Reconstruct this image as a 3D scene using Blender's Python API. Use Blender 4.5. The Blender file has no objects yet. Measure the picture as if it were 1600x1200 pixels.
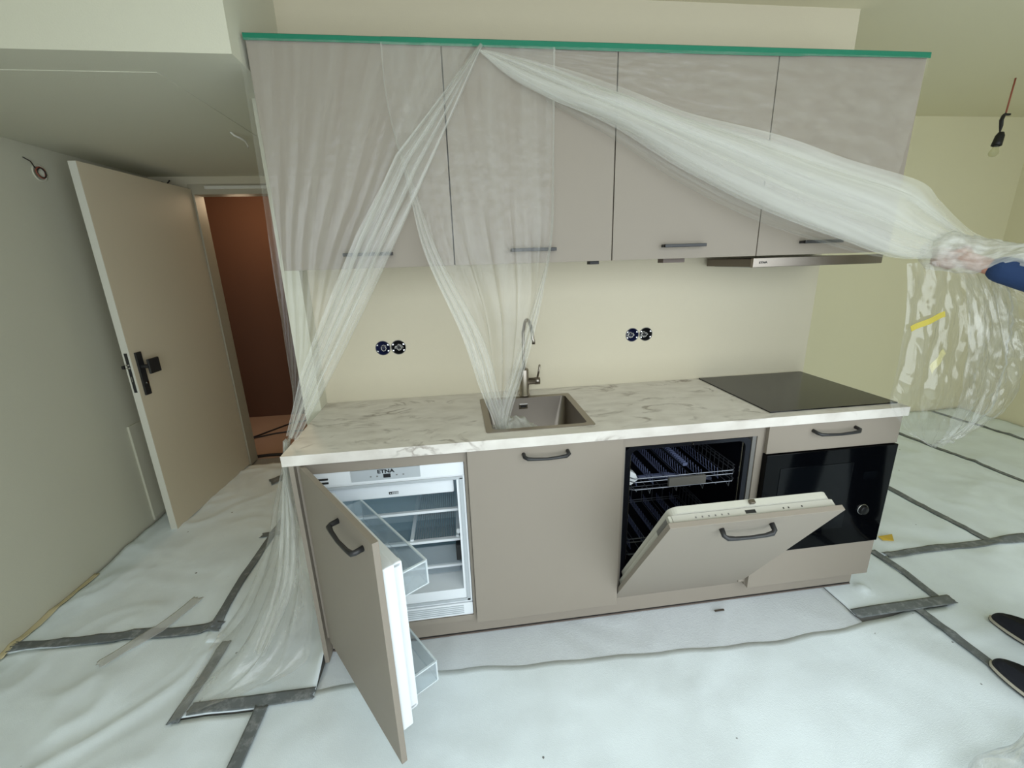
import bpy, bmesh, math, random
from mathutils import Vector, Matrix, noise
random.seed(7)
scene = bpy.context.scene
COL = scene.collection

# ------------------------------------------------------------------ camera
cam_d = bpy.data.cameras.new('camera')
cam = bpy.data.objects.new('camera', cam_d); COL.objects.link(cam)
cam.location = (0.595, -2.0577, 1.5458)
cam.rotation_euler = (1.2920, 0.0297, -0.1310)
cam_d.sensor_width = 36.0
cam_d.lens = 678.98 * 36.0 / 1600.0
cam_d.clip_start = 0.02
scene.camera = cam

# ------------------------------------------------------------------ world, window light, exposure
world = bpy.data.worlds.new('world'); scene.world = world
world.use_nodes = True
bg = world.node_tree.nodes['Background']
bg.inputs[0].default_value = (0.80, 0.90, 1.0, 1)
bg.inputs[1].default_value = 0.9

def area(name, loc, rot, sx, sy, energy, color):
    l = bpy.data.lights.new(name, 'AREA'); l.shape = 'RECTANGLE'
    l.size = sx; l.size_y = sy; l.energy = energy; l.color = color
    o = bpy.data.objects.new(name, l); COL.objects.link(o)
    o.location = loc; o.rotation_euler = rot
    return o
WY = -2.8                       # window wall plane
area('window_daylight', (1.9, WY - 0.25, 1.30), (math.radians(62), 0, 0), 4.4, 2.4, 112, (0.88, 0.96, 1.0))

scene.view_settings.view_transform = 'Standard'
scene.view_settings.look = 'None'
scene.view_settings.gamma = 1.0
scene.view_settings.use_curve_mapping = False
scene.view_settings.exposure = -0.2
scene.cycles.transparent_max_bounces = 24
scene.cycles.max_bounces = 10
scene.cycles.diffuse_bounces = 6

# ------------------------------------------------------------------ materials
def lin(c):
    return tuple((x/255/12.92 if x/255 <= .04045 else ((x/255+.055)/1.055)**2.4) for x in c) + (1,)
MATS = {}
def mat(name, rgb, rough=.5, metal=0, bump=0, bscale=200, var=0, vscale=3, spec=.5, coat=0, trans=0, alpha=1):
    m = bpy.data.materials.new(name); m.use_nodes = True
    nt = m.node_tree; b = nt.nodes['Principled BSDF']
    b.inputs['Base Color'].default_value = lin(rgb)
    b.inputs['Roughness'].default_value = rough
    b.inputs['Metallic'].default_value = metal
    b.inputs['Specular IOR Level'].default_value = spec
    b.inputs['Coat Weight'].default_value = coat
    b.inputs['Transmission Weight'].default_value = trans
    b.inputs['Alpha'].default_value = alpha
    tc = nt.nodes.new('ShaderNodeTexCoord')
    if bump:
        n = nt.nodes.new('ShaderNodeTexNoise'); n.inputs['Scale'].default_value = bscale; n.inputs['Detail'].default_value = 3
        bp = nt.nodes.new('ShaderNodeBump'); bp.inputs['Strength'].default_value = bump; bp.inputs['Distance'].default_value = .002
        nt.links.new(tc.outputs['Object'], n.inputs['Vector']); nt.links.new(n.outputs['Fac'], bp.inputs['Height']); nt.links.new(bp.outputs['Normal'], b.inputs['Normal'])
    if var:
        n = nt.nodes.new('ShaderNodeTexNoise'); n.inputs['Scale'].default_value = vscale; n.inputs['Detail'].default_value = 4
        mx = nt.nodes.new('ShaderNodeMix'); mx.data_type = 'RGBA'
        c = lin(rgb); mx.inputs[6].default_value = tuple(v*(1-var) for v in c[:3])+(1,); mx.inputs[7].default_value = tuple(min(1, v*(1+var)) for v in c[:3])+(1,)
        nt.links.new(tc.outputs['Object'], n.inputs['Vector']); nt.links.new(n.outputs['Fac'], mx.inputs[0]); nt.links.new(mx.outputs[2], b.inputs['Base Color'])
    MATS[name] = m
    return m

mat('wall_cream', (201, 193, 171), .9, bump=.25, bscale=260, var=.02, vscale=2)  # yellower than the soffit: warm light on these walls put into the paint
mat('wall_grey', (194, 192, 174), .9, bump=.25, bscale=260, var=.02, vscale=2)  # greyer copy: the left wall's weaker light put into the paint
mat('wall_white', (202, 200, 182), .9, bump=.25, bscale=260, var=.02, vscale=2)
mat('wall_far', (220, 214, 184), .9, bump=.25, bscale=260, var=.02, vscale=2)  # lighter copy of the cream: brightness of the far walls put into the colour
mat('ceiling_paint', (218, 213, 186), .95, bump=.3, bscale=240)
mat('floor_screed', (140, 138, 132), .9, bump=.4, bscale=60, var=.1)
mat('cabinet', (143, 134, 122), .55, bump=.06, bscale=500, spec=.35)
mat('cabinet_inside', (104, 92, 84), .6)
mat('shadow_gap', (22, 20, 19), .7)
mat('black_metal', (38, 38, 39), .42, spec=.5, bump=.05, bscale=600)
mat('steel', (150, 142, 132), .33, 1, bump=.04, bscale=300)
mat('steel_dark', (120, 112, 104), .30, 1)
mat('chrome', (190, 190, 188), .15, 1)
mat('black_glass', (4, 5, 7), .06, spec=.10)
mat('micro_glass', (7, 9, 12), .08, spec=.14)
mat('knob_black', (9, 9, 10), .4, spec=.25)
mat('cooktop_glass', (13, 13, 13), .18, spec=.45)
mat('fridge_white', (228, 232, 235), .4)
mat('fridge_grey', (176, 182, 186), .4)
mat('black_plastic', (20, 20, 21), .5)
mat('dark_tub', (26, 28, 36), .28, .6)
mat('rack_wire', (128, 132, 140), .35, .7)
mat('rack_dark', (96, 104, 136), .45)
mat('rack_grey', (150, 152, 154), .5)
mat('dw_panel', (190, 188, 176), .45)
mat('grey_plastic', (112, 110, 106), .5)
mat('door_paint', (208, 196, 172), .5, bump=.04, bscale=80)
mat('door_edge', (214, 212, 200), .5)
mat('frame_paint', (176, 168, 148), .55)
mat('hall_brown', (84, 50, 26), .8, var=.08, vscale=2)
mat('hall_floor', (168, 136, 112), .8, var=.06)
mat('tape_green', (0, 112, 84), .5, bump=.1, bscale=90)
mat('tape_yellow', (182, 166, 66), .6)
mat('tape_yellow_hazed', (206, 198, 140), .6)  # paler yellow: haze of the film in front put into the tape colour
mat('paper_yellow', (206, 194, 156), .8)
mat('note_yellow', (220, 186, 70), .7)
mat('cable_black', (40, 32, 28), .6)
mat('cable_red', (150, 80, 60), .6)
mat('cable_white', (224, 222, 214), .5)
mat('box_blue', (14, 22, 62), .45)
mat('box_black', (16, 16, 18), .45)
mat('skin', (176, 126, 104), .55, var=.04, vscale=20)
mat('hair', (52, 38, 28), .7, bump=.6, bscale=120)
mat('eye_white', (230, 228, 222), .3)
mat('lip', (158, 92, 84), .5)
mat('jacket_blue', (26, 52, 92), .85, bump=.3, bscale=300, var=.08, vscale=8)
mat('trousers', (44, 48, 58), .9, bump=.3, bscale=300)
mat('shoe_navy', (26, 28, 38), .8, bump=.4, bscale=400, var=.1, vscale=30)
mat('shoe_sole', (196, 190, 174), .7)
mat('lace', (150, 140, 120), .8)
mat('window_frame', (232, 232, 230), .4)

def nodes_of(name):
    m = bpy.data.materials.new(name); m.use_nodes = True
    m.node_tree.nodes.clear(); MATS[name] = m
    return m.node_tree, m.node_tree.nodes, m.node_tree.links

def glassy(name, rgb, alpha, rough=.08):          # clear moulded plastic or thin glass
    nt, N, L = nodes_of(name)
    out = N.new('ShaderNodeOutputMaterial'); tr = N.new('ShaderNodeBsdfTransparent'); tr.inputs[0].default_value = lin(rgb)
    gl = N.new('ShaderNodeBsdfGlossy'); gl.inputs['Roughness'].default_value = rough
    df = N.new('ShaderNodeBsdfDiffuse'); df.inputs[0].default_value = lin(rgb)
    m1 = N.new('ShaderNodeMixShader'); m1.inputs[0].default_value = alpha
    m2 = N.new('ShaderNodeMixShader'); fr = N.new('ShaderNodeFresnel'); fr.inputs[0].default_value = 1.45
    L.new(tr.outputs[0], m1.inputs[1]); L.new(df.outputs[0], m1.inputs[2])
    ge = N.new('ShaderNodeNewGeometry'); iv = N.new('ShaderNodeMath'); iv.operation = 'SUBTRACT'; iv.inputs[0].default_value = 1; L.new(ge.outputs['Backfacing'], iv.inputs[1])
    mu = N.new('ShaderNodeMath'); mu.operation = 'MULTIPLY'; L.new(fr.outputs[0], mu.inputs[0]); L.new(iv.outputs[0], mu.inputs[1])
    L.new(mu.outputs[0], m2.inputs[0]); L.new(m1.outputs[0], m2.inputs[1]); L.new(gl.outputs[0], m2.inputs[2]); L.new(m2.outputs[0], out.inputs[0])
glassy('clear_bin', (240, 244, 246), .13)
glassy('bin_edge', (240, 246, 248), .55)
glassy('shelf_glass', (238, 245, 247), .10, .04)
glassy('bulb_glass', (240, 240, 225), .12, .05)
glassy('bag_film', (236, 236, 232), .35, .18)

def film(name, a0, a1, sx, sy, ridged=False, det=5, gloss=.35, tint=(236, 237, 230), grough=.28, crinkle=.5, cscale=26):
    """milky masking film: a thin sheet that lets most light through, hazier along its creases"""
    nt, N, L = nodes_of(name)
    out = N.new('ShaderNodeOutputMaterial')
    uv = N.new('ShaderNodeUVMap'); mp = N.new('ShaderNodeMapping'); mp.inputs['Scale'].default_value = (sx, sy, 1)
    L.new(uv.outputs[0], mp.inputs[0])
    n1 = N.new('ShaderNodeTexNoise'); n1.inputs['Scale'].default_value = 1; n1.inputs['Detail'].default_value = det; n1.inputs['Roughness'].default_value = .6
    L.new(mp.outputs[0], n1.inputs['Vector'])
    mr = N.new('ShaderNodeMapRange'); mr.inputs[1].default_value = .36; mr.inputs[2].default_value = .70; mr.inputs[3].default_value = a0; mr.inputs[4].default_value = a1
    L.new(n1.outputs['Fac'], mr.inputs[0])
    tc = N.new('ShaderNodeTexCoord'); n2 = N.new('ShaderNodeTexNoise'); n2.inputs['Scale'].default_value = cscale; n2.inputs['Detail'].default_value = 4
    if ridged: n2.noise_type = 'RIDGED_MULTIFRACTAL'; n2.inputs['Detail'].default_value = 2
    L.new(tc.outputs['Object'], n2.inputs['Vector'])
    ad = N.new('ShaderNodeMath'); ad.operation = 'ADD'; L.new(n1.outputs['Fac'], ad.inputs[0]); L.new(n2.outputs['Fac'], ad.inputs[1])
    bp = N.new('ShaderNodeBump'); bp.inputs['Strength'].default_value = crinkle; bp.inputs['Distance'].default_value = .01; L.new(ad.outputs[0], bp.inputs['Height'])
    tr = N.new('ShaderNodeBsdfTransparent')
    df = N.new('ShaderNodeBsdfDiffuse'); df.inputs[0].default_value = lin(tint); L.new(bp.outputs[0], df.inputs['Normal'])
    tl = N.new('ShaderNodeBsdfTranslucent'); tl.inputs[0].default_value = lin(tint); L.new(bp.outputs[0], tl.inputs['Normal'])
    m0 = N.new('ShaderNodeMixShader'); m0.inputs[0].default_value = .35; L.new(df.outputs[0], m0.inputs[1]); L.new(tl.outputs[0], m0.inputs[2])
    m1 = N.new('ShaderNodeMixShader'); L.new(mr.outputs[0], m1.inputs[0]); L.new(tr.outputs[0], m1.inputs[1]); L.new(m0.outputs[0], m1.inputs[2])
    gl = N.new('ShaderNodeBsdfGlossy'); gl.inputs['Roughness'].default_value = grough; L.new(bp.outputs[0], gl.inputs['Normal'])
    lw = N.new('ShaderNodeLayerWeight'); L.new(bp.outputs[0], lw.inputs['Normal'])
    pw = N.new('ShaderNodeMath'); pw.operation = 'POWER'; pw.inputs[1].default_value = 4; L.new(lw.outputs['Facing'], pw.inputs[0])
    fm = N.new('ShaderNodeMath'); fm.operation = 'MULTIPLY_ADD'; fm.inputs[1].default_value = gloss; fm.inputs[2].default_value = gloss*.09; L.new(pw.outputs[0], fm.inputs[0])
    m2 = N.new('ShaderNodeMixShader'); L.new(fm.outputs[0], m2.inputs[0]); L.new(m1.outputs[0], m2.inputs[1]); L.new(gl.outputs[0], m2.inputs[2])
    L.new(m2.outputs[0], out.inputs[0])
film('film_thin', .03, .19, 14, 1.8)
film('film_pleat', .06, .46, 26, 1.6, crinkle=.35)
film('film_membrane', .03, .15, 16, 10, crinkle=.6, cscale=14)
film('film_swag', .16, .44, 7, 1.3, det=3, crinkle=.2, gloss=.2)
film('film_wrap', .30, .65, 14, 5, det=4, crinkle=.5, gloss=.4)
film('film_tail', .02, .13, 12, 3, ridged=True, gloss=.8, grough=.10, crinkle=.35, cscale=9)
film('film_haze', .06, .26, 12, 3, ridged=True, gloss=.8, grough=.12, crinkle=.35, cscale=9)
film('film_bag', .10, .35, 16, 4, ridged=True, gloss=1.2, grough=.10, crinkle=.6, cscale=12)
film('film_floor', .08, .40, 8, 5, gloss=.6, grough=.2, crinkle=.7)

# fleece: white needle felt with specks of dirt
def fleece():
    nt, N, L = nodes_of('fleece')
    out = N.new('ShaderNodeOutputMaterial'); b = N.new('ShaderNodeBsdfPrincipled'); b.inputs['Roughness'].default_value = .85; b.inputs['Specular IOR Level'].default_value = .25
    g = N.new('ShaderNodeNewGeometry')
    n1 = N.new('ShaderNodeTexNoise'); n1.inputs['Scale'].default_value = 3.5; n1.inputs['Detail'].default_value = 6
    n2 = N.new('ShaderNodeTexNoise'); n2.inputs['Scale'].default_value = 330; n2.inputs['Detail'].default_value = 2
    v = N.new('ShaderNodeTexVoronoi'); v.inputs['Scale'].default_value = 9
    n3 = N.new('ShaderNodeTexNoise'); n3.inputs['Scale'].default_value = 45
    for n in (n1, n2, v, n3): L.new(g.outputs['Position'], n.inputs['Vector'])
    r1 = N.new('ShaderNodeValToRGB'); r1.color_ramp.elements[0].color = lin((221, 230, 233)); r1.color_ramp.elements[1].color = lin((234, 244, 248)); r1.color_ramp.elements[0].position = .3; r1.color_ramp.elements[1].position = .62
    L.new(n1.outputs['Fac'], r1.inputs[0])
    sp = N.new('ShaderNodeMapRange'); sp.inputs[1].default_value = .045; sp.inputs[2].default_value = .06; sp.inputs[3].default_value = 1; sp.inputs[4].default_value = 0
    ad = N.new('ShaderNodeMath'); ad.operation = 'MULTIPLY_ADD'; ad.inputs[1].default_value = .12; ad.inputs[2].default_value = -.04
    L.new(n3.outputs['Fac'], ad.inputs[0])
    sb = N.new('ShaderNodeMath'); sb.operation = 'ADD'; L.new(v.outputs['Distance'], sb.inputs[0]); L.new(ad.outputs[0], sb.inputs[1]); L.new(sb.outputs[0], sp.inputs[0])
    mx = N.new('ShaderNodeMix'); mx.data_type = 'RGBA'; mx.inputs[7].default_value = lin((120, 122, 120)); L.new(sp.outputs[0], mx.inputs[0]); L.new(r1.outputs[0], mx.inputs[6])
    L.new(mx.outputs[2], b.inputs['Base Color'])
    bp = N.new('ShaderNodeBump'); bp.inputs['Strength'].default_value = .35; bp.inputs['Distance'].default_value = .002
    L.new(n2.outputs['Fac'], bp.inputs['Height']); L.new(bp.outputs[0], b.inputs['Normal']); L.new(b.outputs[0], out.inputs[0])
fleece()
mat('fleece_thin', (213, 219, 223), .85, bump=.6, bscale=150, var=.05, vscale=12, spec=.25)
# grey cloth tape, dusty
def duct():
    nt, N, L = nodes_of('tape_grey')
    out = N.new('ShaderNodeOutputMaterial'); b = N.new('ShaderNodeBsdfPrincipled'); b.inputs['Roughness'].default_value = .55
    g = N.new('ShaderNodeNewGeometry'); n = N.new('ShaderNodeTexNoise'); n.inputs['Scale'].default_value = 28; n.inputs['Detail'].default_value = 6; n.inputs['Roughness'].default_value = .7
    L.new(g.outputs['Position'], n.inputs['Vector'])
    r = N.new('ShaderNodeValToRGB'); r.color_ramp.elements[0].color = lin((104, 110, 112)); r.color_ramp.elements[0].position = .5; r.color_ramp.elements[1].color = lin((168, 172, 172)); r.color_ramp.elements[1].position = .82
    L.new(n.outputs['Fac'], r.inputs[0]); L.new(r.outputs[0], b.inputs['Base Color']); L.new(b.outputs[0], out.inputs[0])
duct()
glassy('tape_clear', (242, 242, 240), .28, .2)
# worktop: pale stone print with sparse smoky veins
def marble():
    nt, N, L = nodes_of('worktop_stone')
    out = N.new('ShaderNodeOutputMaterial'); b = N.new('ShaderNodeBsdfPrincipled'); b.inputs['Roughness'].default_value = .42; b.inputs['Specular IOR Level'].default_value = .35
    g = N.new('ShaderNodeNewGeometry')
    mp = N.new('ShaderNodeMapping'); mp.inputs['Rotation'].default_value = (0, 0, .25); mp.inputs['Scale'].default_value = (1.2, 2.2, 1.6); L.new(g.outputs['Position'], mp.inputs[0])
    n1 = N.new('ShaderNodeTexNoise'); n1.inputs['Scale'].default_value = 2.2; n1.inputs['Detail'].default_value = 7; n1.inputs['Distortion'].default_value = 2.2; L.new(mp.outputs[0], n1.inputs['Vector'])
    v1 = N.new('ShaderNodeMath'); v1.operation = 'SUBTRACT'; v1.inputs[1].default_value = .5; L.new(n1.outputs['Fac'], v1.inputs[0])
    v2 = N.new('ShaderNodeMath'); v2.operation = 'ABSOLUTE'; L.new(v1.outputs[0], v2.inputs[0])
    v3 = N.new('ShaderNodeMapRange'); v3.inputs[1].default_value = 0; v3.inputs[2].default_value = .045; v3.inputs[3].default_value = 1; v3.inputs[4].default_value = 0; L.new(v2.outputs[0], v3.inputs[0])
    n2 = N.new('ShaderNodeTexNoise'); n2.inputs['Scale'].default_value = 4.2; n2.inputs['Detail'].default_value = 4; L.new(mp.outputs[0], n2.inputs['Vector'])
    k = N.new('ShaderNodeMapRange'); k.inputs[1].default_value = .48; k.inputs[2].default_value = .64; L.new(n2.outputs['Fac'], k.inputs[0])
    mu = N.new('ShaderNodeMath'); mu.operation = 'MULTIPLY'; L.new(v3.outputs[0], mu.inputs[0]); L.new(k.outputs[0], mu.inputs[1])
    n3 = N.new('ShaderNodeTexNoise'); n3.inputs['Scale'].default_value = 9; n3.inputs['Detail'].default_value = 5; L.new(mp.outputs[0], n3.inputs['Vector'])
    r = N.new('ShaderNodeValToRGB'); r.color_ramp.elements[0].color = lin((206, 200, 191)); r.color_ramp.elements[0].position = .30; r.color_ramp.elements[1].color = lin((222, 217, 209)); r.color_ramp.elements[1].position = .6; L.new(n3.outputs['Fac'], r.inputs[0])
    mx = N.new('ShaderNodeMix'); mx.data_type = 'RGBA'; L.new(mu.outputs[0], mx.inputs[0]); L.new(r.outputs[0], mx.inputs[6]); mx.inputs[7].default_value = lin((150, 140, 130))
    L.new(mx.outputs[2], b.inputs['Base Color']); L.new(b.outputs[0], out.inputs[0])
marble()

# ------------------------------------------------------------------ mesh helpers
class MB:
    def __init__(s): s.v = []; s.f = []; s.uv = None
    def add(s, vs, fs):
        n = len(s.v); s.v += [tuple(p) for p in vs]; s.f += [tuple(i+n for i in f) for f in fs]; return s
    def box(s, x0, x1, y0, y1, z0, z1, b=0):
        if x1 < x0: x0, x1 = x1, x0
        if y1 < y0: y0, y1 = y1, y0
        if z1 < z0: z0, z1 = z1, z0
        if not b:
            vs = [(x0,y0,z0),(x1,y0,z0),(x1,y1,z0),(x0,y1,z0),(x0,y0,z1),(x1,y0,z1),(x1,y1,z1),(x0,y1,z1)]
            return s.add(vs, [(0,3,2,1),(4,5,6,7),(0,1,5,4),(1,2,6,5),(2,3,7,6),(3,0,4,7)])
        bm = bmesh.new(); r = bmesh.ops.create_cube(bm, size=1)
        for v in bm.verts: v.co = Vector(((x0+x1)/2+v.co.x*(x1-x0), (y0+y1)/2+v.co.y*(y1-y0), (z0+z1)/2+v.co.z*(z1-z0)))
        bmesh.ops.bevel(bm, geom=bm.edges[:], offset=b, segments=2, affect='EDGES', profile=.6)
        s.bm(bm); return s
    def bm(s, bm):
        bm.verts.index_update(); s.add([v.co.copy() for v in bm.verts], [[v.index for v in f.verts] for f in bm.faces]); bm.free()
    def tube(s, pts, r, seg=8, cap=True):
        pts = [Vector(p) for p in pts]; rs = r if isinstance(r, (list, tuple)) else [r]*len(pts)
        rings = []; up = None
        for i, p in enumerate(pts):
            d = (pts[min(i+1, len(pts)-1)]-pts[max(i-1, 0)]).normalized()
            if up is None: up = Vector((0,0,1)) if abs(d.z) < .9 else Vector((1,0,0))
            a = d.cross(up)
            if a.length < 1e-5: a = d.cross(Vector((0,1,0.3)))
            a.normalize(); b2 = d.cross(a).normalized(); up = -b2 if False else a.cross(d)
            rings.append([p+(a*math.cos(2*math.pi*k/seg)+b2*math.sin(2*math.pi*k/seg))*rs[i] for k in range(seg)])
        vs = [q for rg in rings for q in rg]; fs = []
        for i in range(len(pts)-1):
            for k in range(seg):
                fs.append((i*seg+k, i*seg+(k+1) % seg, (i+1)*seg+(k+1) % seg, (i+1)*seg+k))
        if cap: fs += [tuple(range(seg))[::-1], tuple((len(pts)-1)*seg+k for k in range(seg))]
        return s.add(vs, fs)
    def lathe(s, prof, seg=24, M=None, close=False):      # profile [(r,h)] about local z
        vs = []; fs = []
        for r, h in prof:
            for k in range(seg):
                a = 2*math.pi*k/seg; vs.append(Vector((r*math.cos(a), r*math.sin(a), h)))
        for i in range(len(prof)-1):
            for k in range(seg): fs.append((i*seg+k, i*seg+(k+1) % seg, (i+1)*seg+(k+1) % seg, (i+1)*seg+k))
        if prof[0][0] > 1e-6: fs.append(tuple(range(seg))[::-1]) if close else None
        if prof[-1][0] > 1e-6 and close: fs.append(tuple((len(prof)-1)*seg+k for k in range(seg)))
        if M is not None: vs = [M @ v for v in vs]
        return s.add(vs, fs)
    def prism(s, poly, n, M):                          # polygon (a,b) extruded n along local z, mapped by M
        k = len(poly); vs = [M @ Vector((a, b, 0)) for a, b in poly]+[M @ Vector((a, b, n)) for a, b in poly]
        fs = [tuple(range(k))[::-1], tuple(range(k, 2*k))]+[(i, (i+1) % k, (i+1) % k+k, i+k) for i in range(k)]
        return s.add(vs, fs)
    def capsule(s, a, b, ra, rb, seg=14):
        a = Vector(a); b = Vector(b); d = (b-a); L = d.length
        M = Matrix.Translation(a) @ d.to_track_quat('Z', 'Y').to_matrix().to_4x4()
        pr = [(ra*math.sin(t*math.pi/12), -ra*math.cos(t*math.pi/12)) for t in range(0, 7)]+[(rb*math.cos(t*math.pi/12), L+rb*math.sin(t*math.pi/12)) for t in range(0, 7)]
        pr[0] = (1e-5, pr[0][1]); pr[-1] = (1e-5, pr[-1][1])
        return s.lathe(pr, seg, M, close=True)
    def ell(s, c, r, seg=18, M=None):
        pr = [(max(1e-5, math.sin(t*math.pi/12)), -math.cos(t*math.pi/12)) for t in range(13)]
        T = Matrix.Translation(Vector(c)) @ (M if M else Matrix()) @ Matrix.Diagonal((*r, 1))
        return s.lathe(pr, seg, T, close=True)
    def xf(s, M): s.v = [tuple(M @ Vector(p)) for p in s.v]; return s
    def build(s, name, m, parent=None, smooth=False):
        me = bpy.data.meshes.new(name); ob = bpy.data.objects.new(name, me)
        if parent is None:
            xs = [p[0] for p in s.v]; ys = [p[1] for p in s.v]; zs = [p[2] for p in s.v]
            o = Vector(((min(xs)+max(xs))/2, (min(ys)+max(ys))/2, min(zs))); ob.location = o
        else:
            o = Vector((0,0,0)); q = parent
            while q is not None: o = o+q.location; q = q.parent
        me.from_pydata([tuple(Vector(p)-o) for p in s.v], [], s.f)
        if s.uv:
            ul = me.uv_layers.new(name='UVMap')
            for lp in me.loops: ul.data[lp.index].uv = s.uv[lp.vertex_index]
        me.materials.append(MATS[m] if isinstance(m, str) else m)
        if smooth: 
            for p in me.polygons: p.use_smooth = True
        me.update(); COL.objects.link(ob)
        if parent is not None: ob.parent = parent
        return ob
def smooth_angle(ob, deg=40):
    bm = bmesh.new(); bm.from_mesh(ob.data)
    for f in bm.faces: f.smooth = True
    for e in bm.edges:
        if len(e.link_faces) == 2 and e.calc_face_angle(0) > math.radians(deg): e.smooth = False
    bm.to_mesh(ob.data); bm.free(); return ob
def bx(name, m, parent, *a, b=0): return MB().box(*a, b=b).build(name, m, parent)
def thing(name, label, cat, loc, group=None):
    o = bpy.data.objects.new(name, None); COL.objects.link(o); o.location = loc; o.empty_display_size = .05
    o['label'] = label; o['category'] = cat
    if group: o['group'] = group
    return o
def tag(o, label, cat, group=None, kind=None):
    o['label'] = label; o['category'] = cat
    if group: o['group'] = group
    if kind: o['kind'] = kind
    return o
def struct(o, label=None):
    o['kind'] = 'structure'
    if label: o['label'] = label
    return o
def text_mesh(name, txt, size, m, M, parent, extrude=.0006):
    cu = bpy.data.curves.new(name, 'FONT'); cu.body = txt; cu.size = size; cu.extrude = extrude; cu.offset = size*.035; cu.align_x = 'CENTER'; cu.align_y = 'CENTER'; cu.resolution_u = 3
    t = bpy.data.objects.new(name+'_tmp', cu); COL.objects.link(t)
    dg = bpy.context.evaluated_depsgraph_get(); me = bpy.data.meshes.new_from_object(t.evaluated_get(dg))
    mb = MB(); mb.add([M @ v.co for v in me.vertices], [tuple(p.vertices) for p in me.polygons])
    bpy.data.objects.remove(t); bpy.data.meshes.remove(me)
    return mb.build(name, m, parent)
FRONT = Matrix(((1,0,0,0),(0,0,-1,0),(0,1,0,0),(0,0,0,1)))     # local x->X, y->Z, z->-Y (a plate facing the room)
def T(x, y, z): return Matrix.Translation((x, y, z))

# ------------------------------------------------------------------ the room
XL, XR, YB, ZC = -1.40, 5.48, 1.42, 2.555
KX0, KX1 = -.037, 2.437
struct(MB().box(-2.4, XR+.1, WY-.1, 2.8, -.12, -.012).build('floor', 'floor_screed'))
struct(MB().box(XL-.1, XR+.1, WY-.1, YB+.1, ZC, ZC+.1).build('ceiling', 'ceiling_paint'))
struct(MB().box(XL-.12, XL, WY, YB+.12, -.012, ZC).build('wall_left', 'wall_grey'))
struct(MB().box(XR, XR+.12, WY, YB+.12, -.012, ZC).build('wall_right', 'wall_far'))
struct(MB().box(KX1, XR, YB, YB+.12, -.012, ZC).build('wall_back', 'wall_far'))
# kitchen wall with four real round openings for the socket boxes
SX1, SX2, SZ = .2474, 1.4602, 1.167
wk = MB(); h = .0355
xs = [KX0, SX1-h, SX1+h, SX1+3*h, SX2-h, SX2+h, SX2+3*h, KX1]; zs = [-.012, SZ-h, SZ+h, ZC]
for i in range(len(xs)-1):
    for j in range(3):
        if j == 1 and i in (1, 2, 4, 5):
            cx, n, r = (xs[i]+xs[i+1])/2, 32, .0325; sq = []; ci = []
            for k in range(n):
                a = 2*math.pi*k/n+math.pi/4; c, s_ = math.cos(a), math.sin(a); q = max(abs(c), abs(s_))
                sq.append((cx+h*c/q, 0, SZ+h*s_/q)); ci.append((cx+r*c, 0, SZ+r*s_))
            wk.add(sq+ci, [(k, (k+1) % n, n+(k+1) % n, n+k) for k in range(n)])
        else: wk.add([(xs[i],0,zs[j]),(xs[i+1],0,zs[j]),(xs[i+1],0,zs[j+1]),(xs[i],0,zs[j+1])], [(0,1,2,3)])
wk.add([(KX1,0,-.012),(KX1,YB,-.012),(KX1,YB,ZC),(KX1,0,ZC)], [(0,1,2,3)])
wk.add([(KX0,YB,-.012),(KX1,YB,-.012),(KX1,YB,ZC),(KX0,YB,ZC)], [(3,2,1,0)])
wk.add([(KX0,.2,-.012),(KX1,.2,-.012),(KX1,.2,ZC),(KX0,.2,ZC)], [(0,1,2,3)])
struct(wk.build('wall_kitchen', 'wall_cream'))
struct(MB().box(-.108, KX0, -.10, YB, -.012, ZC).build('wall_partition', 'wall_white'))
# dropped soffit over the entry
so = struct(MB().box(XL, -.009, -.469, YB, 2.152, ZC).build('soffit', 'wall_white'))
bx('soffit_panel', 'wall_white', so, XL+.004, -.297, -.326, 1.30, 2.1500, 2.1525)
# door wall, frame, hallway
wd = MB(); OX0, OX1, OZ = -1.165, -.22, 2.105
wd.box(XL, OX0, YB, YB+.12, -.012, 2.152); wd.box(OX1, -.037, YB, YB+.12, -.012, 2.152); wd.box(OX0, OX1, YB, YB+.12, OZ, 2.152)
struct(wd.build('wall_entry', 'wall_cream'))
tr = MB(); tr.box(OX0, OX0+.03, YB+.004, YB+.125, 0, OZ); tr.box(OX1-.03, OX1, YB+.004, YB+.125, 0, OZ); tr.box(OX0+.03, OX1-.03, YB+.004, YB+.125, 2.04, OZ)
t1 = struct(tr.build('trim_1', 'frame_paint'))
bx('door_closer_rail', 'door_edge', t1, -1.055, OX1-.04, YB-.012, YB+.01, 2.071, 2.093, b=.003)
hall = [('wall_hall_back', -2.3, .5, 2.67, 2.75, 'hall_brown'), ]
struct(MB().box(-2.3, .5, 2.67, 2.75, -.012, 2.2).build('wall_hall_back', 'hall_brown'))
struct(MB().box(-2.3, -2.2, YB+.12, 2.67, -.012, 2.2).build('wall_hall_left', 'hall_brown'))
struct(MB().box(.4, .5, YB+.12, 2.67, -.012, 2.2).build('wall_hall_right', 'hall_brown'))
struct(MB().box(-2.3, .5, YB+.12, 2.75, 2.2, 2.26).build('ceiling_hall', 'wall_cream'))
struct(MB().box(-2.2, .4, YB+.13, 2.67, -.011, .0).build('floor_hall', 'hall_floor'))
hl = bpy.data.lights.new('hall_lamp', 'POINT'); hl.energy = 15; hl.color = (1, .74, .48); hl.shadow_soft_size = .12
ho = bpy.data.objects.new('hall_lamp', hl); COL.objects.link(ho); ho.location = (-1.08, 2.0, 2.08)
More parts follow.
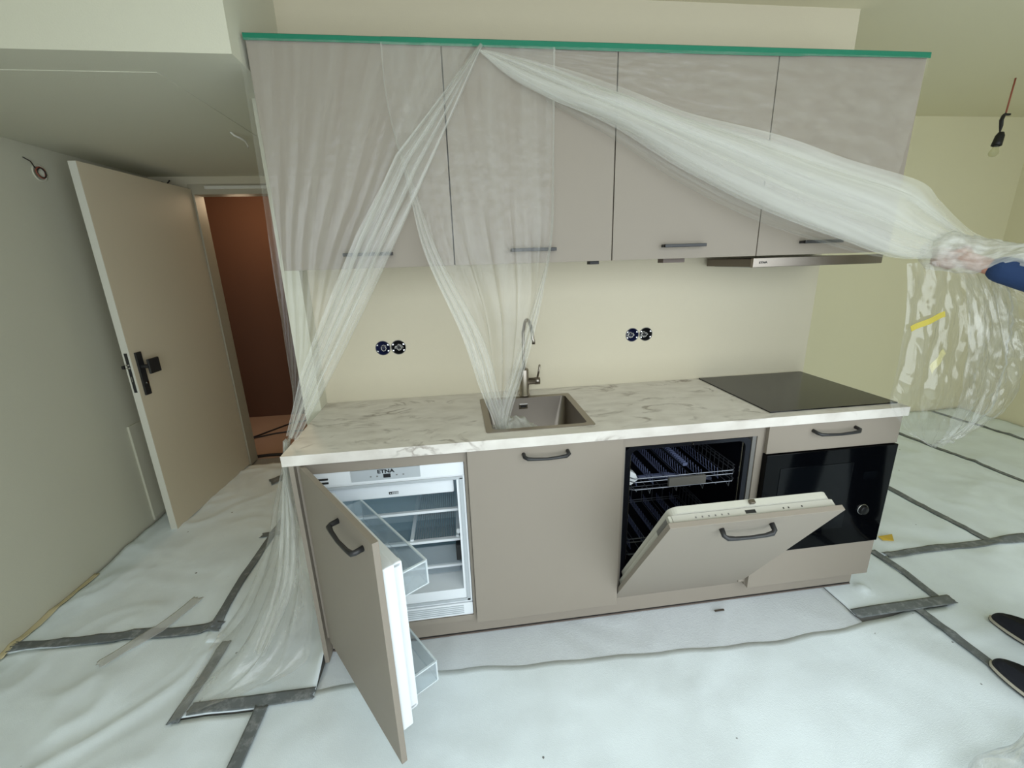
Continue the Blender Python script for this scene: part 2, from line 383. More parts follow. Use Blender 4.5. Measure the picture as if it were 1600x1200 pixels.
# window wall behind the photographer
ww = MB(); WX0, WX1, WZ0, WZ1 = -.35, 4.15, .12, 2.42
ww.box(XL, WX0, WY-.1, WY, -.012, ZC); ww.box(WX1, XR, WY-.1, WY, -.012, ZC); ww.box(WX0, WX1, WY-.1, WY, -.012, WZ0); ww.box(WX0, WX1, WY-.1, WY, WZ1, ZC)
struct(ww.build('wall_front', 'wall_white'))
wf = MB()
for x in (WX0, 1.15, 2.65, WX1-.06): wf.box(x, x+.06, WY-.07, WY-.01, WZ0, WZ1)
wf.box(WX0, WX1, WY-.07, WY-.01, WZ0, WZ0+.06); wf.box(WX0, WX1, WY-.07, WY-.01, WZ1-.06, WZ1)
struct(wf.build('window_1', 'window_frame'))

# ------------------------------------------------------------------ entrance door leaf
dH = Vector((-1.143, YB-.004, 0)); dF = Vector((-1.188, .525, 0)); dl = (dH-dF); DW = dl.length
du = dl.normalized(); dn = Vector((du.y, -du.x, 0))                       # du free edge -> hinge, dn into the room (+X)
DM = Matrix(((du.x, dn.x, 0, dF.x), (du.y, dn.y, 0, dF.y), (0, 0, 1, 0), (0, 0, 0, 1)))   # local (u along leaf, w out, z)
door = bpy.data.objects.new('door_1', None); COL.objects.link(door); door.location = dF; struct(door, 'off-white entrance door leaf standing open against the left wall')
MB().box(0, DW, -.038, 0, .012, 2.072, b=.002).xf(DM).build('leaf', 'door_paint', door)
MB().box(-.0012, .001, -.0375, -.0005, .014, 2.070).xf(DM).build('edge_band', 'door_edge', door)
MB().box(.030, .072, 0, .011, .866, 1.112, b=.002).xf(DM).build('lock_plate', 'black_metal', door)
lv = MB().tube([(.051, .008, 1.03), (.051, .05, 1.03)], .011, 12); lv.box(.045, .130, .042, .056, .985, 1.070, b=.006)
lv.xf(DM).build('door_handle', 'black_metal', door)
MB().lathe([(1e-4, .004), (.008, .004), (.009, 0)], 16, DM @ T(.056, .0115, .935) @ Matrix.Rotation(math.radians(-90), 4, 'X'), close=True).build('lock_cylinder', 'chrome', door)
sp = MB(); sp.box(-.0035, -.0005, -.027, -.011, .892, 1.116, b=.001); sp.xf(DM).build('lock_strip', 'black_metal', door)
lt = MB(); lt.box(-.012, -.003, -.026, -.012, 1.030, 1.038); lt.box(-.012, -.003, -.026, -.012, 1.047, 1.055); lt.box(-.005, -.003, -.021, -.017, .955, .985); lt.xf(DM).build('latch', 'chrome', door)
MB().tube([(.05, -.038, 1.03), (.05, -.07, 1.03)], .012, 10).box(.03, .14, -.085, -.070, 1.02, 1.04, b=.004).xf(DM).build('door_handle', 'black_metal', door)

# ------------------------------------------------------------------ floor covering
def fh(x, y):
    """gentle rucks of the felt"""
    side = .25+.75*min(1, max(0, (-.25-x)/.3))+.45*min(1, max(0, (x-2.5)/.3))
    p = Vector((x*1.7, y*1.7, 3.1)); q = p+Vector((noise.noise(p*1.3), noise.noise(p*1.3+Vector((9, 2, 5))), 0))*.9
    n = noise.noise(q*1.2); r = (1-abs(n))**6
    n2 = noise.noise(q*2.9+Vector((4, 7, 1))); r2 = (1-abs(n2))**5
    return .001+side*(.016*r+.006*r2)+.002*noise.noise(q*5)
def sheet(name, x0, x1, y0, y1, label, keep=None, ymax=None, ymin=None, lift=0, step=.022, curl=None, m='fleece', th=.003):
    nx = max(2, int((x1-x0)/step)); ny = max(2, int((y1-y0)/step)); mb = MB(); idx = {}
    for i in range(nx+1):
        x = x0+(x1-x0)*i/nx; yt = ymax(x) if ymax else y1; yb = ymin(x) if ymin else y0
        for j in range(ny+1):
            y = yb+(yt-yb)*j/ny; z = fh(x, y)+lift
            if curl: z += curl(x, y)
            idx[i, j] = len(mb.v); mb.v.append((x, y, z))
    for i in range(nx):
        for j in range(ny):
            a = [idx[i, j], idx[i+1, j], idx[i+1, j+1], idx[i, j+1]]
            cx = sum(mb.v[k][0] for k in a)/4; cy = sum(mb.v[k][1] for k in a)/4
            if keep is None or keep(cx, cy): mb.f.append(tuple(a))
    used = sorted({k for f in mb.f for k in f}); re = {k: n for n, k in enumerate(used)}
    mb.v = [mb.v[k] for k in used]; mb.f = [tuple(re[k] for k in f) for f in mb.f]
    o = mb.build(name, m, smooth=True); so_ = o.modifiers.new('thick', 'SOLIDIFY'); so_.thickness = th; so_.offset = -1
    return tag(o, label, 'floor cover', 'white fleece sheets covering the floor')
def dback(x):   # wavy back edge of the big sheet in front of the kitchen
    P = [(-.3, -.715), (.0, -.705), (.387, -.69), (.8, -.722), (1.243, -.744), (1.783, -.772), (2.176, -.757), (2.6, -.712)]
    for (a, b), (c, d) in zip(P, P[1:]):
        if x <= c: return b+(d-b)*(x-a)/(c-a)+.004*math.sin(x*23)
    return P[-1][1]
sheet('floor_fleece', XL+.012, -.575, -.335, 1.405, 'white floor fleece beneath the open entrance door')
sheet('floor_fleece', -.568, -.022, -.745, 1.405, 'white floor fleece beside the left end panel under the fallen film', keep=lambda x, y: (y > -.42 or x > -.50) and (x < -.12 or y < -.11),
      curl=lambda x, y: .05*max(0, (x+.10)/.08)**2*max(0, min(1, (y+.70)/.12)) if (x > -.10 and y < -.1) else 0)
sheet('floor_fleece', XL+.012, -.205, WY+.02, -.335, 'white floor fleece at the lower left by the left wall', keep=lambda x, y: not (x > -.50 and y > -.75), lift=-.001)
sheet('floor_fleece', -.200, 2.535, WY+.02, -.74, 'large white floor fleece in front of the kitchen', ymax=dback, lift=.0003, step=.026, th=.0008)
sheet('floor_fleece', -.02, 2.245, -.83, -.50, 'narrow white fleece strip along the kitchen plinth', lift=-.001, m='fleece_thin', th=.002)
sheet('floor_fleece', 2.250, 2.690, -.705, 1.405, 'white floor fleece beside the oven unit', keep=lambda x, y: x > 2.43 or y < -.45, curl=lambda x, y: .03*max(0, 1-abs(y+.575)/.035)*max(0, 1-abs(x-2.415)/.03))
sheet('floor_fleece', 2.541, XR-.01, WY+.02, -.392, 'white floor fleece the person stands on', keep=lambda x, y: x > 2.695 or y < -.71, step=.03)
sheet('floor_fleece', 2.695, 3.372, -.388, 1.405, 'white floor fleece strip right of the kitchen, nearest its corner', step=.03)
sheet('floor_fleece', 3.378, 4.318, -.388, 1.405, 'second fleece strip right of the kitchen', step=.03)
sheet('floor_fleece', 4.324, 5.135, -.388, 1.405, 'third fleece strip right of the kitchen', step=.04)
sheet('floor_fleece', 5.140, XR-.01, -.388, 1.405, 'narrow fleece strip along the right wall', step=.04)

def strip(pts, w, label, m='tape_grey', cat='tape', lift=.0055, rag=.006, name='floor_tape', group='grey tape strips on the floor', wv=0):
    pts = [Vector((*p, 0)) for p in pts]; L = sum((b-a).length for a, b in zip(pts, pts[1:])); n = max(4, int(L/.015)); m_ = 6
    cs = []; seg = [(a, b, (b-a).length) for a, b in zip(pts, pts[1:])]
    for i in range(n+1):
        d = L*i/n
        for a, b, l in seg:
            if d <= l+1e-6: break
            d -= l
        cs.append((a+(b-a)*min(1, d/l), (b-a).normalized()))
    mb = MB()
    for i, (c, t) in enumerate(cs):
        nn = Vector((-t.y, t.x, 0))
        for j in range(m_+1):
            e = (j/m_-.5)*w*(1+wv*noise.noise(Vector((c.x*6, c.y*6, 2)))); p = c+nn*e
            if i in (0, n): p += t*random.uniform(-rag, rag)
            mb.v.append((p.x, p.y, fh(p.x, p.y)+lift+.0006*noise.noise(Vector((p.x*40, p.y*40, 0)))))
    for i in range(n):
        for j in range(m_): mb.f.append((i*(m_+1)+j, (i+1)*(m_+1)+j, (i+1)*(m_+1)+j+1, i*(m_+1)+j+1))
    o = mb.build(name, m, smooth=True); so_ = o.modifiers.new('thick', 'SOLIDIFY'); so_.thickness = .0008; so_.offset = 1
    return tag(o, label, cat, group)
strip([(-1.38, -.308), (-.53, -.328)], .052, 'long grey floor tape running from the left wall')
strip([(-.555, -.335), (-.582, .02), (-.572, .32), (-.572, .55)], .042, 'grey floor tape running away beside the fallen film')
strip([(-.485, -.765), (-.475, -.60), (-.468, -.415)], .040, 'grey floor tape lying under the fallen film')
strip([(-.455, -.722), (-.02, -.722)], .050, 'grey floor tape in front of the left end panel', lift=.0075)
strip([(-.196, -.745), (-.202, -1.0), (-.21, -1.5)], .046, 'grey floor tape at the bottom edge running towards the viewer', lift=.011)
strip([(-.64, .368), (-.52, .362)], .045, 'short brown-grey tape scrap beside the fallen film')
strip([(-.85, 1.06), (-.70, 1.16)], .11, 'short tape scrap near the doorway')
strip([(2.243, -.708), (2.738, -.704)], .052, 'short wide grey floor tape in front of the oven unit', lift=.0105)
strip([(2.70, -.34), (2.708, -.5), (2.684, -.70)], .038, 'grey floor tape running along the right end of the kitchen')
strip([(2.535, -.72), (2.532, -.86), (2.528, -1.12)], .040, 'grey floor tape leading to the nearer shoe', lift=.0095)
strip([(2.735, -.392), (3.2, -.392), (4.4, -.40)], .052, 'dusty grey floor tape running out of view on the right', wv=.5)
strip([(3.376, -.40), (3.372, .2), (3.375, 1.3)], .042, 'grey floor tape meeting the dusty tape on the right')
strip([(4.320, -.2), (4.321, 1.35)], .034, 'thin grey floor tape further right')
strip([(5.138, -.2), (5.138, 1.38)], .030, 'thin grey floor tape nearest the right wall')
cl = strip([(-.93, -.47), (-.80, -.30), (-.735, -.12)], .055, 'wrinkled clear tape crossing the long grey tape', m='tape_clear', lift=.008, group=None, name='clear_tape', wv=.5)
strip([(-1.385, -.36), (-1.384, -.1), (-1.382, .16)], .030, 'yellowish paper strip along the foot of the left wall', m='paper_yellow', cat='paper strip', name='paper_strip', group=None)
nb = MB(); nb.v = [(2.822, -.262), (2.925, -.248), (2.865, -.312), (2.820, -.292)]; nb.v = [(x, y, fh(x, y)+.007) for x, y in nb.v]; nb.v += [(x, y, z+.0015) for x, y, z in nb.v]
nb.f = [(3,2,1,0), (4,5,6,7), (0,1,5,4), (1,2,6,5), (2,3,7,6), (3,0,4,7)]
tag(nb.build('paper_scrap', 'note_yellow'), 'small yellow paper scrap on the floor right of the oven unit', 'paper scrap')
tag(MB().box(1.655, 1.70, -.600, -.592, .008, .013, b=.001).build('metal_clip', 'steel_dark'), 'tiny grey sliver on the fleece before the plinth', 'clip')

# ------------------------------------------------------------------ kitchen: base units
ZT, ZTB, YC = .9175, .879, -.5962
YD, YDI = -.5895, -.5715
ZD0, ZD1 = .107, .8735
def handle(parent, cx, z, L, y, depth=.032, bow=True, M=None):
    h2 = L/2; mb = MB(); t = .0055
    if bow:
        pts = [(cx-h2, y+.002, z+.006), (cx-h2, y-depth*.72, z+.004), (cx-h2+.012, y-depth, z), (cx-h2+.04, y-depth-.002, z-.002), (cx, y-depth-.003, z-.004), (cx+h2-.04, y-depth-.002, z-.002), (cx+h2-.012, y-depth, z), (cx+h2, y-depth*.72, z+.004), (cx+h2, y+.002, z+.006)]
        mb.tube(pts, [.0075, .0072, .0075, .0062, .0055, .0062, .0075, .0072, .0075], 8)
    else:
        mb.box(cx-h2, cx+h2, y-depth, y-depth+.010, z-.006, z+.006, b=.0015)
        mb.box(cx-h2, cx-h2+.012, y-depth+.004, y+.001, z-.005, z+.005); mb.box(cx+h2-.012, cx+h2, y-depth+.004, y+.001, z-.005, z+.005)
    if M is not None: mb.xf(M)
    return mb.build('handle', 'black_metal', parent, smooth=bow)
def carcass(parent, x0, x1, z0=ZD0+.002, z1=ZTB-.001, back=-.02):
    mb = MB(); y = YDI+.0015; t = .016
    mb.box(x0, x0+t, y, back, z0, z1); mb.box(x1-t, x1, y, back, z0, z1); mb.box(x0+t, x1-t, y, back, z0, z0+t); mb.box(x0+t, x1-t, back-.008, back, z0+t, z1)
    return mb.build('body', 'cabinet', parent)
# left end panel
tag(MB().box(-.0175, -.0015, YD, -.012, .004, ZTB-.001, b=.0008).build('end_panel', 'cabinet'), 'taupe end panel standing at the left end of the base units', 'panel')
# plinth
pl = tag(MB().box(.001, 2.383, -.537, -.521, .016, .1055).build('plinth', 'cabinet'), 'taupe plinth board along the foot of the base units', 'plinth')
MB().box(.001, 2.383, -.5355, -.522, .009, .0158).build('seal_strip', 'shadow_gap', pl); MB().box(.001, 2.383, -.539, -.524, .0035, .009).build('base_lip', 'cabinet_inside', pl)
# --- fridge unit
fr = thing('fridge', 'built-in white fridge with its taupe door swung open', 'fridge', (.3, -.3, .107))
mb = MB(); y = YDI+.0015
mb.box(.0, .011, y, -.02, ZD0, ZTB-.001); mb.box(.589, .5995, y, -.02, ZD0, ZTB-.001); mb.box(.011, .589, y, -.02, ZD0, .132); mb.box(.011, .589, y, y+.03, .829, ZTB-.001); mb.box(.011, .589, -.028, -.02, .132, ZTB-.001)
mb.build('housing', 'cabinet', fr)
FY = -.563
mb = MB(); cx0, cx1, cz0, cz1 = .045, .556, .262, .765     # cavity
mb.box(.013, .587, FY, -.05, .772, .826, b=.002); mb.box(.013, cx0, FY, -.05, .196, .772); mb.box(cx1, .587, FY, -.05, .196, .772); mb.box(cx0, cx1, FY, -.05, .196, cz0); mb.box(cx0, cx1, -.10, -.05, cz0, .772); mb.box(cx0, cx1, FY, -.05, cz1, .772)
mb.build('shell', 'fridge_white', fr)
mb = MB(); 
for a in ((.020, .034, .205, .765), (.566, .580, .205, .765)): mb.box(a[0], a[1], FY-.006, FY, a[2], a[3], b=.002)
mb.box(.020, .580, FY-.006, FY, .757, .769, b=.002); mb.box(.020, .580, FY-.006, FY, .205, .217, b=.002)
mb.build('door_gasket_frame', 'fridge_grey', fr)
gp = MB().box(.179, .426, FY-.003, FY, .782, .826).build('control_panel', 'fridge_grey', fr)
bx('display', 'black_plastic', gp, .293, .319, FY-.0036, FY-.002, .790, .805)
for x in (.245, .268, .338, .362): bx('button', 'grey_plastic', gp, x, x+.006, FY-.0036, FY-.002, .796, .800)
text_mesh('lettering', 'ETNA', .019, 'black_plastic', T(.303, FY-.0032, .8155) @ FRONT @ Matrix.Diagonal((1.25, 1, 1, 1)), gp)
hb = MB(); 
for z in (.784, .799): hb.box(.03, .098, FY-.004, FY, z, z+.006)
hb.tube([(.03, FY-.006, .80), (.055, FY-.03, .785), (.075, FY-.05, .765), (.085, FY-.06, .745)], .008, 8); hb.build('hinge', 'black_plastic', fr)
fl = MB().box(cx0+.004, cx1-.012, FY+.028, FY+.075, .688, .763, b=.006).build('freezer_flap', 'fridge_white', fr)
bx('flap_grip', 'fridge_grey', fl, .25, .36, FY+.026, FY+.03, .742, .758)
bd = bx('star_badge', 'black_plastic', fl, .300, .335, FY+.026, FY+.0285, .703, .713); bx('badge_field', 'fridge_white', fl, .312, .334, FY+.0252, FY+.0262, .7045, .7115)
for k in range(4):
    st = [( (.0034 if i % 2 == 0 else .0014)*math.cos(math.pi*i/5+math.pi/2), (.0034 if i % 2 == 0 else .0014)*math.sin(math.pi*i/5+math.pi/2)) for i in range(10)]
    MB().prism(st, .0004, T((.306, .3165, .323, .3295)[k], FY+.0250, .708) @ FRONT).build('star', 'fridge_white' if k == 0 else 'black_plastic', fl)
bx('lining', 'fridge_white', fr, cx0, cx1, -.102, -.0985, cz0, cz1)
for z, y0 in ((.588, -.50), (.450, -.50), (.304, -.47)):
    sh = bx('shelf', 'shelf_glass', fr, cx0+.004, cx1-.004, y0+.014, -.11, z-.002, z+.003)
    bx('shelf_trim', 'fridge_white', sh, cx0+.003, cx1-.003, y0, y0+.016, z-.005, z+.006, b=.002)
rk = MB()
for i in range(17): rk.tube([(.375+.0095*i, -.49, .462), (.375+.0095*i, -.13, .462)], .0013, 5)
for yy in (-.49, -.31, -.13): rk.tube([(.37, yy, .460), (.535, yy, .460)], .0018, 5)
rk.build('wire_rack', 'rack_grey', fr); bx('rack_slat', 'fridge_white', fr, .352, .366, -.49, -.13, .456, .464); bx('rack_slat', 'fridge_white', fr, .537, .549, -.49, -.13, .456, .464)
mb = MB(); mb.box(cx0+.01, cx1-.012, -.462, -.457, .268, .40); mb.box(cx0+.01, cx0+.014, -.457, -.12, .268, .40); mb.box(cx1-.016, cx1-.012, -.457, -.12, .268, .40); mb.box(cx0+.01, cx1-.012, -.457, -.12, .264, .268)
mb.build('crisper_drawer', 'clear_bin', fr); bx('thermostat', 'black_plastic', fr, cx1-.022, cx1-.001, -.52, -.46, .365, .435, b=.003)
MB().ell((.548, -.515, .50), (.008, .006, .012)).build('lamp_cover', 'fridge_white', fr, True)
vg = MB().box(.013, .587, FY-.004, FY+.02, .134, .192, b=.002).build('base_grille', 'fridge_white', fr)
for k in range(5): bx('grille_slat', 'fridge_grey', vg, .05, .55, FY-.0055, FY-.0035, .144+k*.009, .148+k*.009)
# its door (front panel + inner door), hinged at the left
ang = .9763; hx, hy = .0158, YD
dd = (math.cos(ang), -math.sin(ang)); di = (math.sin(ang), math.cos(ang))
FM = Matrix(((dd[0], di[0], 0, hx), (dd[1], di[1], 0, hy), (0, 0, 1, 0), (0, 0, 0, 1)))     # local (u, w inward, z)
fd = MB().box(0, .596, 0, .018, ZD0, ZD1-.001, b=.0012).xf(FM).build('door_panel', 'cabinet', fr)
MB().tube([(.355, .002, .826), (.355, -.022, .823), (.360, -.030, .821), (.385, -.033, .819), (.44, -.035, .817), (.50, -.033, .819), (.525, -.030, .821), (.530, -.022, .823), (.530, .002, .826)], [.0085, .008, .0085, .0066, .006, .0066, .0085, .008, .0085], 8).xf(FM).build('handle', 'black_metal', fd, True)
idr = MB().box(.025, .584, .022, .056, .208, .776, b=.004).xf(FM).build('inner_door', 'fridge_white', fr)
mb = MB(); mb.box(.055, .560, .056, .060, .235, .755); mb.box(.540, .562, .056, .088, .235, .758, b=.004); mb.box(.05, .072, .056, .088, .235, .758, b=.004); mb.box(.05, .562, .056, .085, .232, .250, b=.004); mb.box(.05, .562, .056, .085, .742, .760, b=.004)
mb.xf(FM).build('inner_lining', 'fridge_white', idr)
def binn(z0, z1, w1):
    mb = MB(); t = .003; u0, u1, w0 = .073, .54, .062
    mb.box(u0, u1, w0, w1, z0, z0+t); mb.box(u0, u1, w1-t, w1, z0, z1); mb.box(u0, u1, w0, w0+t, z0, z1); mb.box(u0, u0+t, w0, w1, z0, z1); mb.box(u1-t, u1, w0, w1, z0, z1)
    e = MB(); e.box(u0, u1, w1-.003, w1+.003, z1-.003, z1+.003); e.box(u1-.004, u1+.002, w0, w1, z1-.003, z1+.002); e.box(u1-.004, u1+.002, w1-.003, w1+.002, z0, z1); e.box(u1-.003, u1+.001, w0, w1, z0-.001, z0+.003)
    e.xf(FM).build('bin_rim', 'bin_edge', idr)
    return mb.xf(FM).build('door_bin', 'clear_bin', idr)
binn(.620, .700, .172); binn(.245, .320, .172)
eg = MB()
for k in range(4):
    c = FM @ Vector((.37+.045*k, .115, .640))
    eg.add([], []); M = T(*c)
    eg.lathe([(.020, 0), (.022, .03), (.019, .031), (.017, .002)], 18, M)
eg.build('egg_tray', 'clear_bin', idr, True)
# --- sink unit
su = thing('sink_cabinet', 'taupe base cabinet with closed door and black bow handle below the sink', 'cabinet', (.9, -.3, .107))
mb = MB(); y = YDI+.0015
mb.box(.6005, .616, y, -.02, ZD0+.002, ZTB-.001); mb.box(1.184, 1.1995, y, -.02, ZD0+.002, ZTB-.001); mb.box(.616, 1.184, y, -.02, ZD0+.002, ZD0+.018); mb.box(.616, 1.184, -.028, -.02, ZD0+.018, .70); mb.build('body', 'cabinet', su)
sd = MB().box(.6015, 1.1985, YD, YDI, ZD0, ZD1+.003, b=.0012).build('door', 'cabinet', su)
handle(sd, .895, .842, .168, YD)
# --- dishwasher
dw = thing('dishwasher', 'built-in dishwasher with half-open taupe front and empty wire racks', 'dishwasher', (1.5, -.3, .107))
mb = MB(); y = YDI+.0015
mb.box(1.2005, 1.213, y, -.02, ZD0+.05, ZTB-.001); mb.box(1.771, 1.7995, y, -.02, ZD0+.02, ZTB-.001); mb.box(1.213, 1.771, y, y+.03, .832, ZTB-.001)
mb.build('housing', 'cabinet', dw)
bx('fixing_rail', 'grey_plastic', dw, 1.753, 1.7705, y+.004, y+.06, .17, .831); bx('fixing_rail', 'grey_plastic', dw, 1.2135, 1.217, y+.004, y+.06, .17, .831)

# tub: open box with a rounded front frame
x0, x1, z0, z1, yf, yb = 1.219, 1.752, .17, .826, -.562, -.06
def rr(x0, x1, z0, z1, r, n=6):
    P = []
    for cx, cz, a0 in ((x1-r, z1-r, 0), (x0+r, z1-r, 90), (x0+r, z0+r, 180), (x1-r, z0+r, 270)):
        for k in range(n+1): a = math.radians(a0+90*k/n); P.append((cx+r*math.cos(a), cz+r*math.sin(a)))
    return P
o1, i1 = rr(x0, x1, z0, z1, .028), rr(x0+.022, x1-.022, z0+.015, z1-.014, .03); n = len(o1)
mb = MB(); vs = [(a, yf, b) for a, b in o1]+[(a, yf, b) for a, b in i1]+[(a, yb, b) for a, b in i1]+[(a, yb+.01, b) for a, b in o1]
mb.add(vs, [(k, (k+1) % n, n+(k+1) % n, n+k) for k in range(n)]+[(n+k, n+(k+1) % n, 2*n+(k+1) % n, 2*n+k) for k in range(n)]+[(k, (k+1) % n, 3*n+(k+1) % n, 3*n+k) for k in range(n)]+[tuple(range(2*n, 3*n))])
smooth_angle(mb.build('tub', 'dark_tub', dw))
for x in (x0+.026, x1-.026): MB().tube([(x, yf+.015, .30), (x, yf+.015, .805)], .004, 8).build('seal_rod', 'chrome', dw)
def rack(zb, h, name, y0):
    xa, xb, ya, yb_ = x0+.032, x1-.036, y0, -.10; mb = MB(); r = .0022
    def loop(z, gy=0): mb.tube([(xa+.02, ya+gy, z), (xb-.02, ya+gy, z), (xb, ya+gy+.02, z), (xb, yb_, z), (xa, yb_, z), (xa, ya+gy+.02, z), (xa+.02, ya+gy, z)], r, 6)
    loop(zb+h); loop(zb+h-.016); loop(zb+.012); loop(zb, .02)
    for i in range(8):
        x = xa+.03+(xb-xa-.06)*i/7
        mb.tube([(x, ya, zb+.016), (x, ya+.004, zb-.012 if i % 2 else zb+.002), (x, ya+.03, zb), (x, yb_, zb), (x, yb_, zb+h)], .0017, 5)
    for s_ in (xa, xb):
        for i in range(13):
            yy = ya+.03+(yb_-ya-.05)*i/12; mb.tube([(s_, yy, zb), (s_, yy, zb+h+.012)], .0016, 5)
        mb.tube([(s_, ya+.02, zb+h+.012), (s_, yb_, zb+h+.012)], .002, 5)
    rk = mb.build(name, 'rack_wire', dw)
    for k in range(6):
        x = xa+.05+(xb-xa-.10)*k/5; t = MB()
        t.tube([(x, ya+.05, zb+.003), (x, yb_-.01, zb+.003)], .002, 5)
        for i in range(18):
            yy = ya+.05+(yb_-ya-.07)*i/17; t.tube([(x, yy, zb), (x-.012, yy-.006, zb+.055)], .0017, 5)
        t.build('tine_row', 'rack_dark', rk)
    return rk
ur = rack(.615, .062, 'upper_rack', -.548)
bx('rack_grip', 'grey_plastic', ur, 1.412, 1.572, -.560, -.546, .634, .671, b=.002)
sv = MB(); sv.box(1.50, 1.518, -.50, -.11, .690, .694)
for i in range(24): sv.box(1.500, 1.520, -.50+.016*i, -.494+.016*i, .694, .704)
sv.build('cutlery_comb', 'rack_dark', ur)
MB().prism([(1.236, .640), (1.262, .642), (1.290, .663), (1.280, .690), (1.236, .718)], .03, T(0, -.50, 0) @ FRONT).build('detergent_tab_pack', 'fridge_white', dw)
lr = rack(.285, .09, 'lower_rack', -.52)
MB().tube([(1.30, -.33, .560), (1.5, -.36, .575), (1.70, -.40, .560)], [.008, .014, .008], 8).build('spray_arm', 'rack_dark', dw)
# door hinged at the bottom, local (x, v up the door, w inward)
mat('dw_strip', (176, 173, 162), .45)
a_ = Vector((0, -.545, .100)); b_ = Vector((0, -.972, .740)); vv = (b_-a_).normalized(); wi = Vector((0, vv.z, -vv.y))
DWM = Matrix(((1, 0, 0, 0), (0, vv.y, wi.y, a_.y), (0, vv.z, wi.z, a_.z), (0, 0, 0, 1))); LV = (b_-a_).length
dp = MB().box(1.2025, 1.7975, 0, LV, 0, .018, b=.0012).xf(DWM).build('door_panel', 'cabinet', dw)
hm = MB(); hz = LV-.055
hm.tube([(1.392, hz+.006, .002), (1.392, hz+.003, -.022), (1.402, hz, -.030), (1.43, hz-.002, -.033), (1.475, hz-.003, -.034), (1.53, hz-.002, -.033), (1.556, hz, -.030), (1.566, hz+.003, -.022), (1.566, hz+.006, .002)], [.0085, .008, .0085, .0066, .006, .0066, .0085, .008, .0085], 8)
hm.xf(DWM).build('handle', 'black_metal', dp, True)
idp = MB().box(1.214, 1.786, .105, LV-.012, .0185, .045, b=.003).xf(DWM).build('inner_door', 'dw_panel', dw)
MB().prism(rr(1.222, 1.778, .12, LV+.002, .03), .022, DWM @ T(0, 0, .045)).build('inner_lining', 'dw_panel', idp)
cp = MB().box(1.225, 1.775, LV-.0125, LV-.009, .0195, .044).xf(DWM).build('control_strip', 'dw_strip', idp)
for k in range(6): MB().box(1.30+.022*k, 1.304+.022*k, LV-.0095, LV-.008, .028, .033).xf(DWM).build('button', 'grey_plastic', cp)
MB().box(1.47, 1.505, LV-.0095, LV-.008, .025, .036).xf(DWM).build('display', 'black_plastic', cp)
for k in (1.60, 1.618, 1.665): MB().box(k, k+.004, LV-.0095, LV-.008, .028, .033).xf(DWM).build('button', 'black_plastic', cp)
MB().box(1.2135, 1.216, LV-.13, LV-.03, .020, .043).xf(DWM).build('side_vent', 'grey_plastic', idp)
MB().box(1.488, 1.505, LV+.002, LV+.014, .048, .062, b=.002).xf(DWM).build('door_latch', 'steel_dark', idp)
MB().tube([(1.496, -.555, .826), (1.496, -.57, .82)], .004, 6).build('strike', 'chrome', dw)
# --- oven unit
ou = thing('oven_cabinet', 'taupe cabinet at the right end with a drawer above the built-in microwave', 'cabinet', (2.1, -.3, .107))
mb = MB(); y = YDI+.0015
mb.box(1.8005, 1.816, y, -.02, ZD0+.002, ZTB-.001); mb.box(2.384, 2.400, y-.001, -.02, ZD0, ZTB-.001); mb.box(1.816, 2.384, y, -.02, ZD0+.002, ZD0+.018); mb.box(1.816, 2.384, -.028, -.02, ZD0+.018, .87); mb.box(1.816, 2.384, y+.02, -.028, .270, .286); mb.build('body', 'cabinet', ou)
df_ = MB().box(1.8035, 2.4, YD, YDI, .758, ZD1+.003, b=.0012).build('drawer_front', 'cabinet', ou); handle(df_, 2.092, .839, .19, YD)
MB().box(1.8035, 2.4, YD, YDI, ZD0, .2845, b=.0012).build('bottom_panel', 'cabinet', ou)
mw = thing('microwave', 'built-in black glass microwave with round knob', 'microwave', (2.1, -.3, .29))
MB().box(1.822, 2.380, -.566, -.10, .291, .745).build('casing', 'black_plastic', mw)
mf = MB().box(1.803, 2.400, -.5985, -.568, .2885, .7545, b=.002).build('front', 'black_glass', mw)
bx('window', 'micro_glass', mf, 1.87, 2.205, -.6002, -.598, .375, .690, b=.0008)
kM = T(2.293, -.5985, .457) @ Matrix.Rotation(math.radians(90), 4, 'X')
MB().lathe([(.0235, 0), (.0235, .004), (.021, .006), (.020, .0125), (.0185, .0145), (1e-4, .0145)], 28, kM).build('knob', 'knob_black', mf, True)
MB().lathe([(.0242, .0), (.0242, .004), (.0232, .004), (.0232, 0)], 28, kM).build('knob_ring', 'chrome', mf, True)
bx('display', 'micro_glass', mf, 2.262, 2.325, -.6000, -.598, .605, .640)

# ------------------------------------------------------------------ worktop, sink, tap, hob
wt = MB(); xs = [-.036, .692, 1.098, 2.418]; ys = [YC, -.518, -.118, -.003]
for zz in (ZT, ZTB):
    for i in range(3):
        for j in range(3):
            if i == 1 and j == 1: continue
            q = [(xs[i], ys[j], zz), (xs[i+1], ys[j], zz), (xs[i+1], ys[j+1], zz), (xs[i], ys[j+1], zz)]
            wt.add(q, [(0,1,2,3) if zz == ZT else (3,2,1,0)])
def side(a, b): wt.add([(*a, ZTB), (*b, ZTB), (*b, ZT), (*a, ZT)], [(0,1,2,3)])
side((xs[0], ys[0]), (xs[3], ys[0])); side((xs[3], ys[0]), (xs[3], ys[3])); side((xs[3], ys[3]), (xs[0], ys[3])); side((xs[0], ys[3]), (xs[0], ys[0]))
side((xs[1], ys[1]), (xs[1], ys[2])); side((xs[1], ys[2]), (xs[2], ys[2])); side((xs[2], ys[2]), (xs[2], ys[1])); side((xs[2], ys[1]), (xs[1], ys[1]))
wo = wt.build('worktop', 'worktop_stone')
